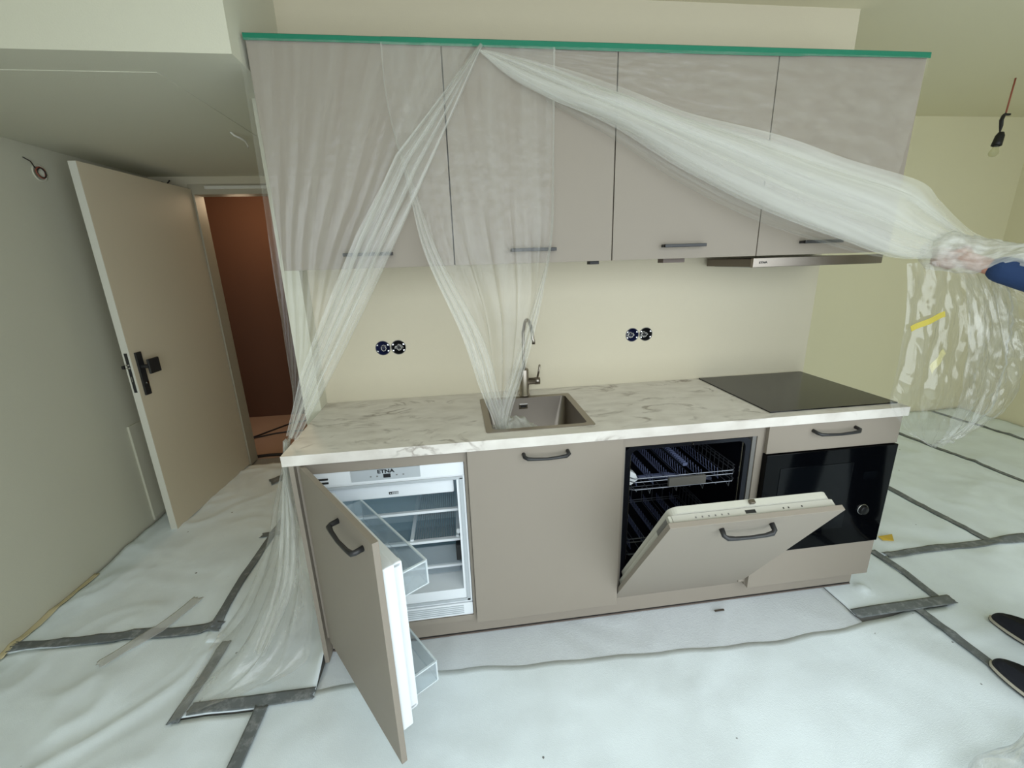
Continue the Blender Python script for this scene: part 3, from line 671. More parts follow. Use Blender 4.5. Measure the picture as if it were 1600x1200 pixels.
bm = bmesh.new(); bm.from_mesh(wo.data); bmesh.ops.remove_doubles(bm, verts=bm.verts, dist=1e-5); bmesh.ops.recalc_face_normals(bm, faces=bm.faces); bm.to_mesh(wo.data); bm.free()
tag(wo, 'pale marble-patterned worktop over the base units', 'worktop')
sk = thing('sink', 'square stainless steel sink set into the worktop', 'sink', (.893, -.318, .74))
ro, ri, rb_ = rr(.680, 1.108, -.530, -.106, .012), rr(.706, 1.082, -.503, -.134, .02), rr(.712, 1.076, -.497, -.140, .05); n = len(ro)
vs = [(a, b, ZT+.0004) for a, b in ro]+[(a, b, ZT+.0026) for a, b in ro]+[(a, b, ZT+.0020) for a, b in ri]+[(a, b, ZT-.150) for a, b in rb_]
cxm, cym = .894, -.318
vs += [(cxm+(a-cxm)*.93, cym+(b-cym)*.93, ZT-.168) for a, b in rb_]
mb = MB().add(vs, [(r*n+k, r*n+(k+1) % n, (r+1)*n+(k+1) % n, (r+1)*n+k) for r in range(4) for k in range(n)]+[tuple(range(4*n, 5*n))])
smooth_angle(mb.build('basin', 'steel', sk), 50)
ov = bx('overflow_plate', 'chrome', sk, .862, .902, -.1425, -.1375, .868, .892, b=.001)
bx('overflow_slot', 'shadow_gap', ov, .868, .896, -.1435, -.1420, .876, .886)
MB().lathe([(.045, .003), (.038, .0045), (.03, .0015), (1e-4, .001)], 24, T(.894, -.318, ZT-.168)).build('drain', 'chrome', sk, True)
fa = thing('faucet', 'slim stainless kitchen tap with side lever behind the sink', 'tap', (.897, -.082, ZT))
MB().lathe([(.027, .0005), (.027, .004), (.0225, .006), (.0225, .125), (.019, .131), (1e-4, .131)], 24, T(.897, -.082, ZT)).build('body', 'steel', fa, True)
gp_ = [(.897, -.082, ZT+.125)]+[(.897, -.082, z) for z in (1.10, 1.16, 1.22)]
for k in range(1, 10): a = math.pi*k/9; gp_.append((.900+.006*k/9*1.4, -.082-.095*(1-math.cos(a)), 1.22+.070*math.sin(a)))
gp_ += [(.912, -.272, 1.215), (.912, -.272, 1.20)]
MB().tube(gp_, [.0075]*len(gp_), 12).build('spout', 'steel', fa, True)
MB().tube([(.915, -.082, .985), (.948, -.082, .985), (.9482, -.082, .985), (.972, -.082, .985)], [.016, .016, .018, .018], 16).build('lever_hub', 'steel', fa, True)
MB().tube([(.960, -.084, .995), (.966, -.092, 1.03), (.970, -.098, 1.066)], .0048, 8).build('lever', 'steel', fa, True)
hob = thing('cooktop', 'flat black glass induction hob at the right end of the worktop', 'hob', (2.12, -.28, ZT))
MB().box(1.829, 2.411, -.548, -.013, ZT+.0003, ZT+.0055, b=.0015).build('glass_plate', 'cooktop_glass', hob)


# ------------------------------------------------------------------ upper cabinets, hood, green tape
ZU0, ZU1, YU = 1.531, 2.236, -.382
labs = ['taupe wall cabinet at the left end, veiled by hanging film', 'taupe wall cabinet second from the left, above the sink', 'taupe wall cabinet third from the left, crossed by the swag of film', 'taupe wall cabinet at the right end, above the cooker hood']
for k in range(4):
    xa, xb = .002+.6005*k, .002+.6005*(k+1)
    u = thing('wall_cabinet', labs[k], 'cabinet', ((xa+xb)/2, -.19, ZU0), 'row of taupe wall cabinets')
    mb = MB(); mb.box(xa+.0004, xa+.0165, YU+.0195, -.003, ZU0+.001, ZU1); mb.box(xb-.0165, xb-.0004, YU+.0195, -.003, ZU0+.001, ZU1)
    if k < 3: mb.box(xa+.0165, xb-.0165, YU+.0195, -.003, ZU0+.001, ZU0+.017)
    mb.box(xa+.0165, xb-.0165, YU+.0195, -.003, ZU1-.016, ZU1); mb.box(xa+.0165, xb-.0165, -.011, -.003, ZU0+.03, ZU1-.016)
    mb.build('body', 'cabinet', u)
    for e in (xa+.0006, xb-.0126): bx('gap_shade', 'shadow_gap', u, e, e+.012, YU+.0183, YU+.0194, ZU0+.002, ZU1-.001)  # dark strips added as painted shade in the gaps between doors
    d = MB().box(xa+.0021, xb-.0021, YU, YU+.018, ZU0, ZU1+.002, b=.001).build('door', 'cabinet', u)
    handle(d, (.301, .895, 1.485, 2.07)[k], 1.579, .168, YU, .034, bow=False)
lt = tag(MB().box(1.435, 1.527, -.335, -.285, 1.5145, 1.5312, b=.002).build('undershelf_lamp', 'cabinet_inside'), 'small slim lamp under the third wall cabinet', 'lamp')
tag(MB().box(1.134, 1.172, -.325, -.285, 1.518, 1.5312, b=.002).build('cabinet_switch', 'black_plastic'), 'small dark switch under the second wall cabinet', 'switch')
hd = thing('cooker_hood', 'slim stainless pull-out cooker hood under the right wall cabinet', 'cooker hood', (2.1, -.2, 1.486))
MB().box(1.806, 2.392, -.352, -.03, 1.487, 1.520, b=.002).build('body', 'steel_dark', hd)
MB().box(1.8045, 2.3935, -.370, -.353, 1.485, 1.5225, b=.002).build('front_bar', 'steel', hd)
MB().box(1.83, 2.37, -.345, -.06, 1.4845, 1.487).build('filter_plate', 'rack_grey', hd)
text_mesh('lettering', 'ETNA', .011, 'black_plastic', T(1.848, -.3705, 1.504) @ FRONT @ Matrix.Diagonal((1.3, 1, 1, 1)), hd)
def gtape(x0, x1, zf, label):
    n = int((x1-x0)/.03)+2; mb = MB()
    for i in range(n):
        x = x0+(x1-x0)*i/(n-1); zl = zf(x); mb.v += [(x, -.34, 2.2405), (x, -.386, 2.2405), (x, -.3885, 2.2385), (x, -.3885, zl)]
    for i in range(n-1):
        for j in range(3): mb.f.append((i*4+j, (i+1)*4+j, (i+1)*4+j+1, i*4+j+1))
    o = mb.build('masking_tape', 'tape_green'); s_ = o.modifiers.new('thick', 'SOLIDIFY'); s_.thickness = .001; s_.offset = 0
    return tag(o, label, 'tape', 'green masking tape on top of the wall cabinets')
gtape(.000, .43, lambda x: 2.2205, 'short green masking tape at the top left of the wall cabinets')
g2 = gtape(.415, 2.408, lambda x: 2.2165+.002*math.sin(x*3)+.0025*(x > 1.9), 'long green masking tape along the tops of the wall cabinets'); g2.location.y -= .0015

# ------------------------------------------------------------------ socket boxes and loose wires
def socket(cx, m, label, grp, wires):
    r = thing('socket_box', label, 'socket box', (cx, 0, SZ), grp); R = T(cx, 0, SZ) @ Matrix.Rotation(math.radians(90), 4, 'X')
    MB().lathe([(.0335, .0008), (.0318, .0016), (.0300, .0), (.0295, -.042), (1e-4, -.044)], 32, R).build('cup', m, r, True)
    MB().lathe([(.0345, .0002), (.0338, .0016), (.0320, .0018), (.0318, -.006)], 32, R).build('rim', 'grey_plastic', r, True)
    for a in (30, 150, 210, 330):
        aa = math.radians(a); MB().box(-.004, .004, -.003, .003, -.012, .0006).xf(R @ T(.0285*math.cos(aa), .0285*math.sin(aa), 0)).build('screw_lug', 'chrome', r)
    for k in range(wires):
        w = MB(); pts = [(cx+(.012+.004*k)*math.cos(t*.9+k*1.3), .030-.0025*t, SZ-.004+(.014-.002*k)*math.sin(t*.9+k*1.3)) for t in range(9)]
        w.tube(pts, .0013, 6).build('wire', 'cable_white' if k % 2 == 0 else 'cable_black', r, True)
socket(SX1, 'box_blue', 'round blue wall box, left one of the pair left of the sink', 'open socket boxes', 2)
socket(SX1+.071, 'box_black', 'round dark wall box with pale wires, right one of the pair left of the sink', 'open socket boxes', 3)
socket(SX2, 'box_blue', 'round blue wall box, left one of the pair right of the tap', 'open socket boxes', 3)
socket(SX2+.071, 'box_black', 'round dark wall box with white wire, right one of the pair right of the tap', 'open socket boxes', 3)
wb = thing('wall_junction', 'round junction hole with curled wires high on the left wall', 'junction box', (XL, .577, 2.027))
RX = T(XL, .577, 2.027) @ Matrix.Rotation(math.radians(90), 4, 'Y')
MB().lathe([(.040, .0), (.040, .004), (.034, .004), (.033, .001), (1e-4, .001)], 28, RX).build('ring', 'wall_white', wb, True)
for k in range(2):
    pts = [(XL+.008+.003*k+.002*math.sin(t), .577+(.026-.003*k)*math.cos(t*.55+k), 2.027+(.026-.004*k)*math.sin(t*.55+k)) for t in range(14)]
    MB().tube(pts, .0028, 6).build('wire', 'cable_black' if k else 'cable_red', wb, True)
MB().tube([(XL+.006, .553, 2.045), (XL+.012, .53, 2.07), (XL+.008, .50, 2.082)], .0025, 6).build('wire', 'cable_black', wb, True)
tag(MB().tube([(-.382, .335, 2.151), (-.372, .345, 2.138), (-.356, .36, 2.132), (-.350, .40, 2.128), (-.356, .44, 2.12), (-.366, .462, 2.112)], .0045, 8).build('ceiling_wire', 'cable_white', None, True), 'short white wire stub hanging from the entry soffit', 'wire')
tag(MB().tube([(-1.33, 1.405, 2.10), (-1.30, 1.39, 2.115), (-1.27, 1.385, 2.10), (-1.25, 1.39, 2.125)], .004, 6).build('door_cable', 'cable_black', None, True), 'thin dark cable poking out above the entrance door', 'cable')
ap = thing('access_panel', 'white access panel low on the left wall behind the door', 'access panel', (XL, .87, 0))
bx('panel', 'wall_white', ap, XL+.0005, XL+.007, .664, 1.10, .03, .640, b=.002); fmb = MB(); fmb.box(XL+.0005, XL+.012, .652, .664, .02, .652); fmb.box(XL+.0005, XL+.012, 1.10, 1.112, .02, .652); fmb.box(XL+.0005, XL+.012, .664, 1.10, .640, .652)
fmb.build('frame', 'wall_white', ap)
for k, pts in enumerate(([(-1.7, 1.92, .008), (-1.43, 1.97, .008), (-1.36, 2.06, .008), (-1.14, 2.37, .008), (-.8, 2.5, .008)], [(-1.7, 2.0, .008), (-1.42, 1.98, .012), (-1.2, 2.10, .008), (-1.06, 2.13, .008), (-.7, 2.12, .008)], [(-1.19, 1.56, .010), (-1.05, 1.58, .010), (-.94, 1.57, .010), (-.6, 1.6, .010)])):
    tag(MB().tube(pts, (.007, .007, .013)[k], 8).build('floor_cable', 'cable_black', None, True), ('dark cable curving across the hallway floor towards the back', 'dark cable lying straight across the hallway floor', 'thick dark cable along the door threshold')[k], 'cable', 'cables on the hallway floor')
# bare bulb
PX, PY = 4.20, .67
pd = thing('pendant_bulb', 'bare bulb in a black lampholder hanging from a thin wire', 'lamp', (PX, PY, 2.0))
pz = 2.555
MB().tube([(PX, PY, pz), (PX-.004, PY, 2.47), (PX-.008, PY, 2.36)], .0045, 8).build('wire', 'cable_red', pd, True)
MB().tube([(PX-.008, PY, 2.36), (PX-.02, PY, 2.345), (PX-.028, PY, 2.32), (PX-.02, PY, 2.285), (PX-.018, PY, 2.25)], [.004, .010, .011, .010, .004], 8).box(PX-.02, PX+.025, PY-.007, PY+.007, 2.345, 2.357, b=.003).build('connector', 'black_plastic', pd)
MB().lathe([(1e-4, .08), (.014, .08), (.023, .06), (.026, .02), (.027, .0), (.022, -.002)], 20, T(PX-.02, PY, 2.17) @ Matrix.Rotation(math.radians(10), 4, 'Y')).build('lampholder', 'black_plastic', pd, True)
MB().lathe([(.014, .0), (.015, -.012), (.024, -.034), (.025, -.046), (.018, -.060), (1e-4, -.066)], 20, T(PX-.02, PY, 2.168) @ Matrix.Rotation(math.radians(10), 4, 'Y')).build('bulb', 'bulb_glass', pd, True)

# ------------------------------------------------------------------ masking film
def cr(P, t):
    """Catmull-Rom through P, t in 0..1"""
    n = len(P)-1; f = min(max(t, 0), 1)*n; i = min(int(f), n-1); u = f-i
    p0, p1, p2, p3 = P[max(i-1, 0)], P[i], P[i+1], P[min(i+2, n)]
    return .5*((2*p1)+(p2-p0)*u+(2*p0-5*p1+4*p2-p3)*u*u+(3*p1-p0-3*p2+p3)*u**3)
def lin_at(tab, s):
    for (a, A), (b, B) in zip(tab, tab[1:]):
        if s <= b: return A+(B-A)*((s-a)/(b-a))
    return tab[-1][1]
def surf(name, m, ns, nt, f, parent=None):
    mb = MB(); mb.uv = []
    for i in range(ns+1):
        for j in range(nt+1):
            s, t = i/ns, j/nt; mb.v.append(tuple(f(s, t))); mb.uv.append((s, t))
    for i in range(ns):
        for j in range(nt): mb.f.append((i*(nt+1)+j, (i+1)*(nt+1)+j, (i+1)*(nt+1)+j+1, i*(nt+1)+j+1))
    return mb.build(name, m, parent, smooth=True)
V = Vector
def nz(p, k, off=0): return noise.noise(Vector(p)*k+Vector((off, off*.7, off*1.3)))
# -- left sheet: hangs over the first wall cabinet, gathers at the worktop's left end, falls to the floor
fA = thing('masking_film', 'milky film over the left wall cabinet, gathered at the worktop corner, trailing to the floor', 'plastic film', (.2, -.40, 0), 'sheets of masking film')
G0 = V((-.045, -.452, .935))
def A_main(s, t):
    top = V((.004+.70*s, -.394, 2.222)); g = G0+V((.012*s, -.02*s, .0))
    k = t
    p = top.lerp(g, k)
    # the left edge hangs plumb, then swings to the gather
    hang = V((-.012+.70*s*(1-.95*t), -.402-.03*t, 2.222+(.935-2.222)*t))
    wgt = (1-s)**2*(1-max(0, (t-.86)/.14)**2)
    p = p.lerp(V((-.012+(.70*s)*(1-t)*.9, p.y, p.z)), wgt)
    fold = .012*min(1, (t*2.2)**1.7)*(1-.6*t)*math.sin(s*26+2.2*noise.noise(V((s*4, t*3, 1))))
    p.y -= .006+abs(fold)+.010*t*abs(noise.noise(V((s*9, t*2.5, 7))))
    p.x += .008*t*noise.noise(V((s*12, t*2, 3)))
    return p
surf('hanging_sheet', 'film_thin', 90, 90, A_main, fA)
def A_band(s, t):
    top = V((.735, -.397, 2.213)); g = G0+V((.035, -.03, .002)); c = top.lerp(g, t)
    c.z += .02*math.sin(math.pi*t)*0; c.x += .012*math.sin(math.pi*t)
    w = .008+.108*min(1, t/.30)*(1-.45*max(0, (t-.5)/.5)) - .03*max(0, (t-.85)/.15)
    q = s+.13*math.sin(2*math.pi*3.5*s+1.2*noise.noise(V((t*2, 1, 4))))
    ac = V((.82, 0, -.57)); p = c+ac*(-(1-q)*w)
    p.y -= .012+.012*math.cos(2*math.pi*3.5*s)+.006*noise.noise(V((s*6, t*5, 2)))
    return p
surf('gathered_band', 'film_pleat', 70, 80, A_band, fA)
Lf = [V((-.058, -.40, .93)), V((-.085, -.405, .86)), V((-.185, -.36, .62)), V((-.29, -.30, .36)), V((-.44, -.28, .10)), V((-.50, -.33, .022)), V((-.515, -.40, .020))]
Lm = [V((-.052, -.45, .94)), V((-.070, -.46, .86)), V((-.105, -.47, .60)), V((-.17, -.50, .34)), V((-.30, -.58, .09)), V((-.42, -.69, .022)), V((-.492, -.765, .018))]
Lr = [V((-.046, -.50, .94)), V((-.058, -.505, .86)), V((-.050, -.52, .60)), V((-.045, -.54, .34)), V((-.065, -.565, .10)), V((-.10, -.60, .022)), V((-.20, -.665, .020))]
def A_fall(s, t):
    a, b, c = cr(Lf, t), cr(Lm, t), cr(Lr, t)
    q = s+.05*math.sin(2*math.pi*4*s)*(1-t*.6)
    p = a.lerp(b, q*2) if q < .5 else b.lerp(c, q*2-1)
    e = min(1, t*3)*(1-max(0, (t-.7)/.3)*.8)
    d = .020*e*math.sin(2*math.pi*5*s+2*noise.noise(V((s*3, t*3, 5))))+.012*e*noise.noise(V((s*10, t*7, 2)))
    p += V((-.6, -.8, 0))*d; p.z = max(p.z, fh(p.x, p.y)+.012+.006*abs(noise.noise(V((p.x*14, p.y*14, 3)))))
    return p
surf('fallen_end', 'film_floor', 70, 100, A_fall, fA)
def A_sash(s, t):
    a, b = cr([V((-.066, -.455, .93)), V((-.085, -.46, .80)), V((-.14, -.45, .55)), V((-.20, -.46, .30)), V((-.30, -.52, .06))], t), cr([V((-.055, -.475, .93)), V((-.062, -.49, .80)), V((-.075, -.50, .55)), V((-.13, -.50, .30)), V((-.25, -.55, .06))], t)
    p = a.lerp(b, s+.12*math.sin(s*15)); p.y -= .015*math.cos(s*15)+.01; return p
surf('folded_strip', 'film_wrap', 30, 50, A_sash, fA)
# -- middle sheet: curtain from the tape into the sink
fB = thing('masking_film', 'milky film curtain hanging from the green tape and narrowing into the sink', 'plastic film', (.8, -.42, .8), 'sheets of masking film')
BL = [V((.413, -.400, 2.218)), V((.418, -.405, 2.034)), V((.464, -.415, 1.779)), V((.503, -.425, 1.567)), V((.609, -.425, 1.287)), V((.668, -.425, 1.07)), V((.712, -.425, .940)), V((.735, -.415, .86))]
BR = [V((.977, -.400, 2.216)), V((.972, -.402, 2.0)), V((.966, -.405, 1.80)), V((.958, -.41, 1.62)), V((.915, -.42, 1.40)), V((.850, -.425, 1.16)), V((.782, -.425, .955)), V((.775, -.41, .86))]
def B_main(s, t):
    a, b = cr(BL, t), cr(BR, t); e = min(1, max(0, (t-.12)/.5))**1.4
    q = s+e*.040*math.sin(2*math.pi*5*s+1.5*noise.noise(V((s*2, t*2, 8))))
    p = a.lerp(b, q)
    p.y -= .004+e*(.016*abs(math.sin(math.pi*6*s+2*noise.noise(V((s*3, t*2.5, 2)))))+.018*(.5+noise.noise(V((s*6, t*5, 4)))))+(.002 if t > .1 else 0)
    return p
surf('curtain', 'film_thin', 100, 90, B_main, fB)
def B_hem(s, t, left=True):
    a = cr(BL, .98*t) if left else cr(BR, .98*t); w = ((.004+.073*min(1, max(0, (t-.18)*2))) if left else (.007+.060*min(1, max(0, (t-.5)*3))))*(1-.55*max(0, (t-.6)/.4))
    q = s+.14*math.sin(2*math.pi*2.5*s); p = a+V((1 if left else -1, 0, .25))*q*w
    p.y -= .006+.016*min(1, t*3)+.008*min(1, t*3)*math.cos(2*math.pi*2.5*s); return p
surf('left_hem', 'film_pleat', 40, 70, B_hem, fB)
surf('right_hem', 'film_pleat', 40, 50, lambda s, t: B_hem(s, t, False), fB)
def crumple(c, r, seed, flat=0):
    def f(s, t):
        a, b = 2*math.pi*s, math.pi*(t-.5); d = V((math.cos(a)*math.cos(b), math.sin(a)*math.cos(b), math.sin(b)))
        k = 1+.28*noise.noise(d*1.8+V((seed, 0, 0)))+.16*noise.noise(d*5+V((0, seed, 0)))+.07*noise.noise(d*11)
        p = V(c)+V((d.x*r[0], d.y*r[1], d.z*r[2]))*k
        return p
    return f
surf('crumpled_end', 'film_wrap', 48, 28, crumple((.80, -.395, .845), (.098, .085, .068), 3.3), fB)
# -- right sheet: stays on the right cabinets above, its lower half pulled to the person's hand
fC = thing('masking_film', 'milky film swag pulled sideways off the right wall cabinets into the hand', 'plastic film', (1.6, -.45, 1.4), 'sheets of masking film')
CU = [V(p) for p in ((.749,-.398,2.207),(.984,-.403,2.152),(1.19,-.413,2.082),(1.414,-.428,2.006),(1.745,-.458,1.924),(1.99,-.48,1.849),(2.267,-.51,1.767),(2.349,-.53,1.70),(2.44,-.58,1.60),(2.50,-.60,1.565))]
CLo = [V(p) for p in ((.718,-.398,2.208),(.831,-.405,2.122),(.982,-.41,2.047),(1.186,-.42,1.951),(1.44,-.445,1.80),(1.719,-.475,1.669),(1.99,-.51,1.575),(2.20,-.55,1.515),(2.36,-.59,1.505),(2.46,-.61,1.495))]
def C_mem(s, t):
    X = .735+(2.396-.735)*s; top = V((X, -.392, 2.222)); bot = cr(CU, s*.652); 
    p = top.lerp(bot, t); p.y = min(p.y, -.390)-.002-.010*abs(noise.noise(V((s*16, t*5, 1))))*math.sin(math.pi*min(1, t+.08))-.006*abs(noise.noise(V((s*34+t*6, t*9, 6))))
    return p
surf('upper_sheet', 'film_membrane', 130, 34, C_mem, fC)
def C_swag(layer):
    def f(s, t):
        a, b = cr(CLo, t), cr(CU, t); e = min(1, t*4); a = a+V((0, 0, .035*max(0, math.sin(math.pi*min(1, max(0, (t-.22)/.6))))))
        q = s+.10*e*math.sin(2*math.pi*2.5*s+layer*1.7+.9*noise.noise(V((t*3, layer, 0))))+.03*noise.noise(V((s*5, t*4, layer)))
        q = -.02+1.04*min(1.02, max(-.12 if layer == 1 else 0, q))
        p = a.lerp(b, q); bul = math.sin(math.pi*min(1, max(0, s)))
        p.y -= e*(.02*layer+.045*bul*(1-.25*layer)+.014*math.cos(2*math.pi*2.5*s+layer*1.7)+.010*noise.noise(V((s*9, t*6, layer*3))))
        return p
    return f
for k in range(3): surf('swag_fold', 'film_swag', 56, 120, C_swag(k), fC)
def C_flap(s, t):
    tt = .2+.62*t; a = cr(CLo, tt)+V((0, 0, .035*math.sin(math.pi*t)+.03)); b = cr(CLo, tt)-V((0, 0, .018*math.sin(math.pi*t)))
    p = a.lerp(b, s+.12*math.sin(9*s+3*t)); p.y += .012-.02*math.sin(s*7+t*3)*.5; return p
surf('lower_flap', 'film_thin', 24, 90, C_flap, fC)
def C_wrist(s, t):      # film bunched round hand and forearm
    c = cr([V((2.33, -.570, 1.525)), V((2.405, -.625, 1.515)), V((2.49, -.70, 1.490)), V((2.58, -.80, 1.452)), V((2.70, -.93, 1.41))], t)
    r = .060+.006*math.sin(t*9)+.012*noise.noise(V((s*7, t*12, 4)))+.008*noise.noise(V((s*15, t*20, 1)))+.012*t
    r *= min(1, .35+t*5)
    lo = -.36 if t < .42 else (-.36+.34*min(1, (t-.42)/.16)); a = math.pi*(lo+(1.1-lo)*s); return c+V((.85*math.cos(a)*r*-1, -.85*math.cos(a)*r-.3*math.sin(a)*r, math.sin(a)*r+.004))
surf('wrist_bunch', 'film_wrap', 50, 60, C_wrist, fC)
TL = [V((2.20, -.63, 1.490)), V((2.215, -.64, 1.40)), V((2.222, -.65, 1.30)), V((2.225, -.655, 1.18)), V((2.225, -.66, 1.06)), V((2.245, -.655, .95)), V((2.36, -.65, .83))]
TM = [V((2.40, -.64, 1.500)), V((2.43, -.67, 1.40)), V((2.45, -.69, 1.28)), V((2.46, -.70, 1.12)), V((2.47, -.71, .98)), V((2.475, -.70, .86)), V((2.475, -.67, .765))]
TR = [V((2.52, -.655, 1.475)), V((2.60, -.67, 1.40)), V((2.645, -.68, 1.28)), V((2.665, -.69, 1.16)), V((2.68, -.70, 1.04)), V((2.655, -.69, .90)), V((2.56, -.67, .80))]
def ridge(p): return 1-2*abs(noise.noise(p))
def C_tail(layer):
    def f(s, t):
        s0 = s if layer == 0 else .42+.58*s
        a, b, c = cr(TL, t), cr(TM, t), cr(TR, t); p = a.lerp(b, s0*2) if s0 < .5 else b.lerp(c, s0*2-1)
        e = (.2+.8*min(1, t*3))*(.35+.65*min(1, s0*1.6)); k = layer*5
        d = e*(.020*ridge(V((s0*5+t*1.2, t*1.6, k)))+.012*ridge(V((s0*9-t*3, t*4, k+2)))+.006*ridge(V((s0*15, t*13, k+4))))
        p.y += d-.02-layer*.05*math.sin(math.pi*t)
        return p
    return f
surf('hanging_tail', 'film_tail', 90, 100, C_tail(0), fC); surf('hanging_tail', 'film_haze', 70, 90, C_tail(1), fC)
def C_edge_light(s, t):
    f = C_tail(0); q = t*1.5
    p = f(1, q) if q < 1 else f(1-(q-1)*2, 1)
    d = V((-.010, 0, .002)) if q < .85 else (V((-.004, 0, .009)) if q > 1.02 else V((-.008, 0, .008)))
    return p+d*s*(1+.8*noise.noise(V((t*14, 1, 1))))+V((0, -.004*math.sin(math.pi*s), 0))
surf('tail_edge_light', 'film_wrap', 6, 120, C_edge_light, fC)  # denser strip standing in for light caught along the film's edge
def C_side(s, t):
    a, b = cr([V((2.53, -.66, 1.46)), V((2.63, -.74, 1.40)), V((2.80, -.85, 1.33)), V((2.95, -.95, 1.28))], s), cr([V((2.665, -.69, 1.13)), V((2.74, -.74, 1.13)), V((2.86, -.85, 1.12)), V((2.98, -.95, 1.15))], s)
    p = a.lerp(b, t); p.y += .02*noise.noise(V((s*6, t*6, 3)))+.010*noise.noise(V((s*14, t*14, 8))); return p
surf('side_flap', 'film_tail', 50, 50, C_side, fC)
def patch(name, quad, label, m):
    n = 10; mb = MB()
    A, B, C_, D = [V(q) for q in quad]
    for i in range(n+1):
        for j in range(3):
            p = A.lerp(B, i/n).lerp(D.lerp(C_, i/n), j/2); p.y += .003*math.sin(i*.9); mb.v.append(tuple(p))
    for i in range(n):
        for j in range(2): mb.f.append((i*3+j, (i+1)*3+j, (i+1)*3+j+1, i*3+j+1))
    o = mb.build(name, m, fC); s_ = o.modifiers.new('t', 'SOLIDIFY'); s_.thickness = .001; return o
patch('tape_strip', ((2.226, -.685, 1.270), (2.338, -.700, 1.322), (2.346, -.700, 1.302), (2.236, -.685, 1.250)), 'yellow tape strip', 'tape_yellow')['label'] = 'strip of yellow tape'
patch('tape_strip', ((2.392, -.650, 1.10), (2.428, -.655, 1.17), (2.446, -.655, 1.15), (2.412, -.650, 1.07)), 'yellow tape strip', 'tape_yellow_hazed')['label'] = 'strip of yellow tape seen through the film'
# -- loose film on the floor, lower right corner
def bundle(s, t):
    c = V((1.98, -1.40, .05)).lerp(V((2.43, -1.265, .055)), t); a = 2*math.pi*s; r = .048+.012*math.sin(t*7)+.012*noise.noise(V((s*5, t*3, 2)))+.008*(1-2*abs(noise.noise(V((s*9, t*4, 5)))))
    ax = V((.316, -.948, 0)); return c+ax*math.cos(a)*r*1.15+V((0, 0, 1))*math.sin(a)*r*.85
tag(surf('film_bundle', 'film_bag', 48, 70, bundle), 'crumpled roll of clear film on the floor in the lower right corner', 'plastic film')

# ------------------------------------------------------------------ person at the right edge
ps = thing('person', 'person in a blue sleeve and navy shoes holding the film at the right edge', 'person', (2.69, -1.2, 0))
hipL, hipR = (2.60, -1.21, .90), (2.78, -1.19, .90); ankL, ankR = (2.555, -1.225, .10), (2.825, -1.045, .10); kneL, kneR = (2.565, -1.19, .50), (2.815, -1.09, .50)
chest = (2.69, -1.18, 1.28); neck = (2.68, -1.15, 1.50); head = (2.66, -1.12, 1.66)
shL, shR = (2.54, -1.13, 1.42), (2.86, -1.17, 1.42); elL, wrL = (2.60, -.905, 1.385), (2.455, -.690, 1.480); elR, wrR = (2.92, -1.20, 1.14), (2.90, -1.12, .90)
def limbs(k, parts):
    mb = MB()
    for a, b, ra, rb in parts: mb.capsule(a, b, ra+k, rb+k)
    return mb
legs = [(hipL, kneL, .082, .056), (kneL, ankL, .056, .040), (hipR, kneR, .082, .056), (kneR, ankR, .056, .040), (hipL, hipR, .095, .095)]
torso = [((2.69, -1.20, .95), (2.69, -1.19, 1.12), .135, .125), ((2.69, -1.19, 1.12), chest, .125, .145), ((2.60, -1.17, 1.34), (2.78, -1.18, 1.34), .10, .10), (shL, shR, .062, .062)]
arms = [(shL, elL, .050, .042), (elL, wrL, .038, .027), (shR, elR, .050, .042), (elR, wrR, .042, .030)]
bd = limbs(0, legs+torso+arms)
bd.capsule(chest, neck, .06, .055); bd.capsule(neck, (2.675, -1.14, 1.58), .055, .055)
bd.ell(head, (.076, .098, .118)); bd.ell((2.655, -1.07, 1.60), (.055, .05, .055))
bd.capsule((2.653, -1.022, 1.655), (2.652, -1.008, 1.628), .010, .015)                       # nose
for s_ in (-1, 1): bd.ell((2.66+s_*.078, -1.125, 1.645), (.014, .026, .034))                  # ears
# left hand, closed round the film
hc = V((2.405, -.618, 1.512)); bd.capsule(wrL, (2.418, -.640, 1.503), .028, .030); bd.capsule((2.430, -.640, 1.522), (2.400, -.625, 1.486), .026, .024)
for k, (ln, z0) in enumerate(((.034, 1.532), (.038, 1.514), (.036, 1.496), (.030, 1.480))):
    a = V((2.408, -.606, z0)); b = a+V((-.034, .016, .004)); c = b+V((-.014, -.028, .000)); d = c+V((.020, -.016, 0))*(ln/.036)
    bd.capsule(a, b, .0105, .0098); bd.capsule(b, c, .0098, .0092); bd.capsule(c, d, .0092, .0082)
bd.capsule((2.428, -.655, 1.520), (2.392, -.668, 1.528), .0125, .0112); bd.capsule((2.392, -.668, 1.528), (2.366, -.654, 1.522), .0112, .0095)
# right hand, hanging relaxed
bd.capsule(wrR, (2.897, -1.10, .835), .030, .034)
for k in range(4):
    a = V((2.897, -1.135+.022*k, .82)); b = a+V((-.006, .006, -.045)); c = b+V((-.014, .002, -.026)); bd.capsule(a, b, .0100, .0092); bd.capsule(b, c, .0092, .0080)
bd.capsule((2.892, -1.07, .865), (2.874, -1.045, .835), .0125, .011); bd.capsule((2.874, -1.045, .835), (2.868, -1.043, .808), .011, .009)
def union(mb, name, m, vox, it=4):
    o = mb.build(name, m, ps, True); r = o.modifiers.new('union', 'REMESH'); r.mode = 'VOXEL'; r.voxel_size = vox; r.use_smooth_shade = True
    s_ = o.modifiers.new('soft', 'SMOOTH'); s_.factor = .5; s_.iterations = it; return o
body = union(bd, 'body', 'skin', .0065, 3)
jk = limbs(.016, torso+[(shL, elL, .052, .040), (elL, (2.482, -.738, 1.462), .040, .030), (shR, elR, .052, .048), (elR, wrR, .048, .040)]); jk.capsule((2.69, -1.2, .88), (2.69, -1.2, .97), .155, .15)
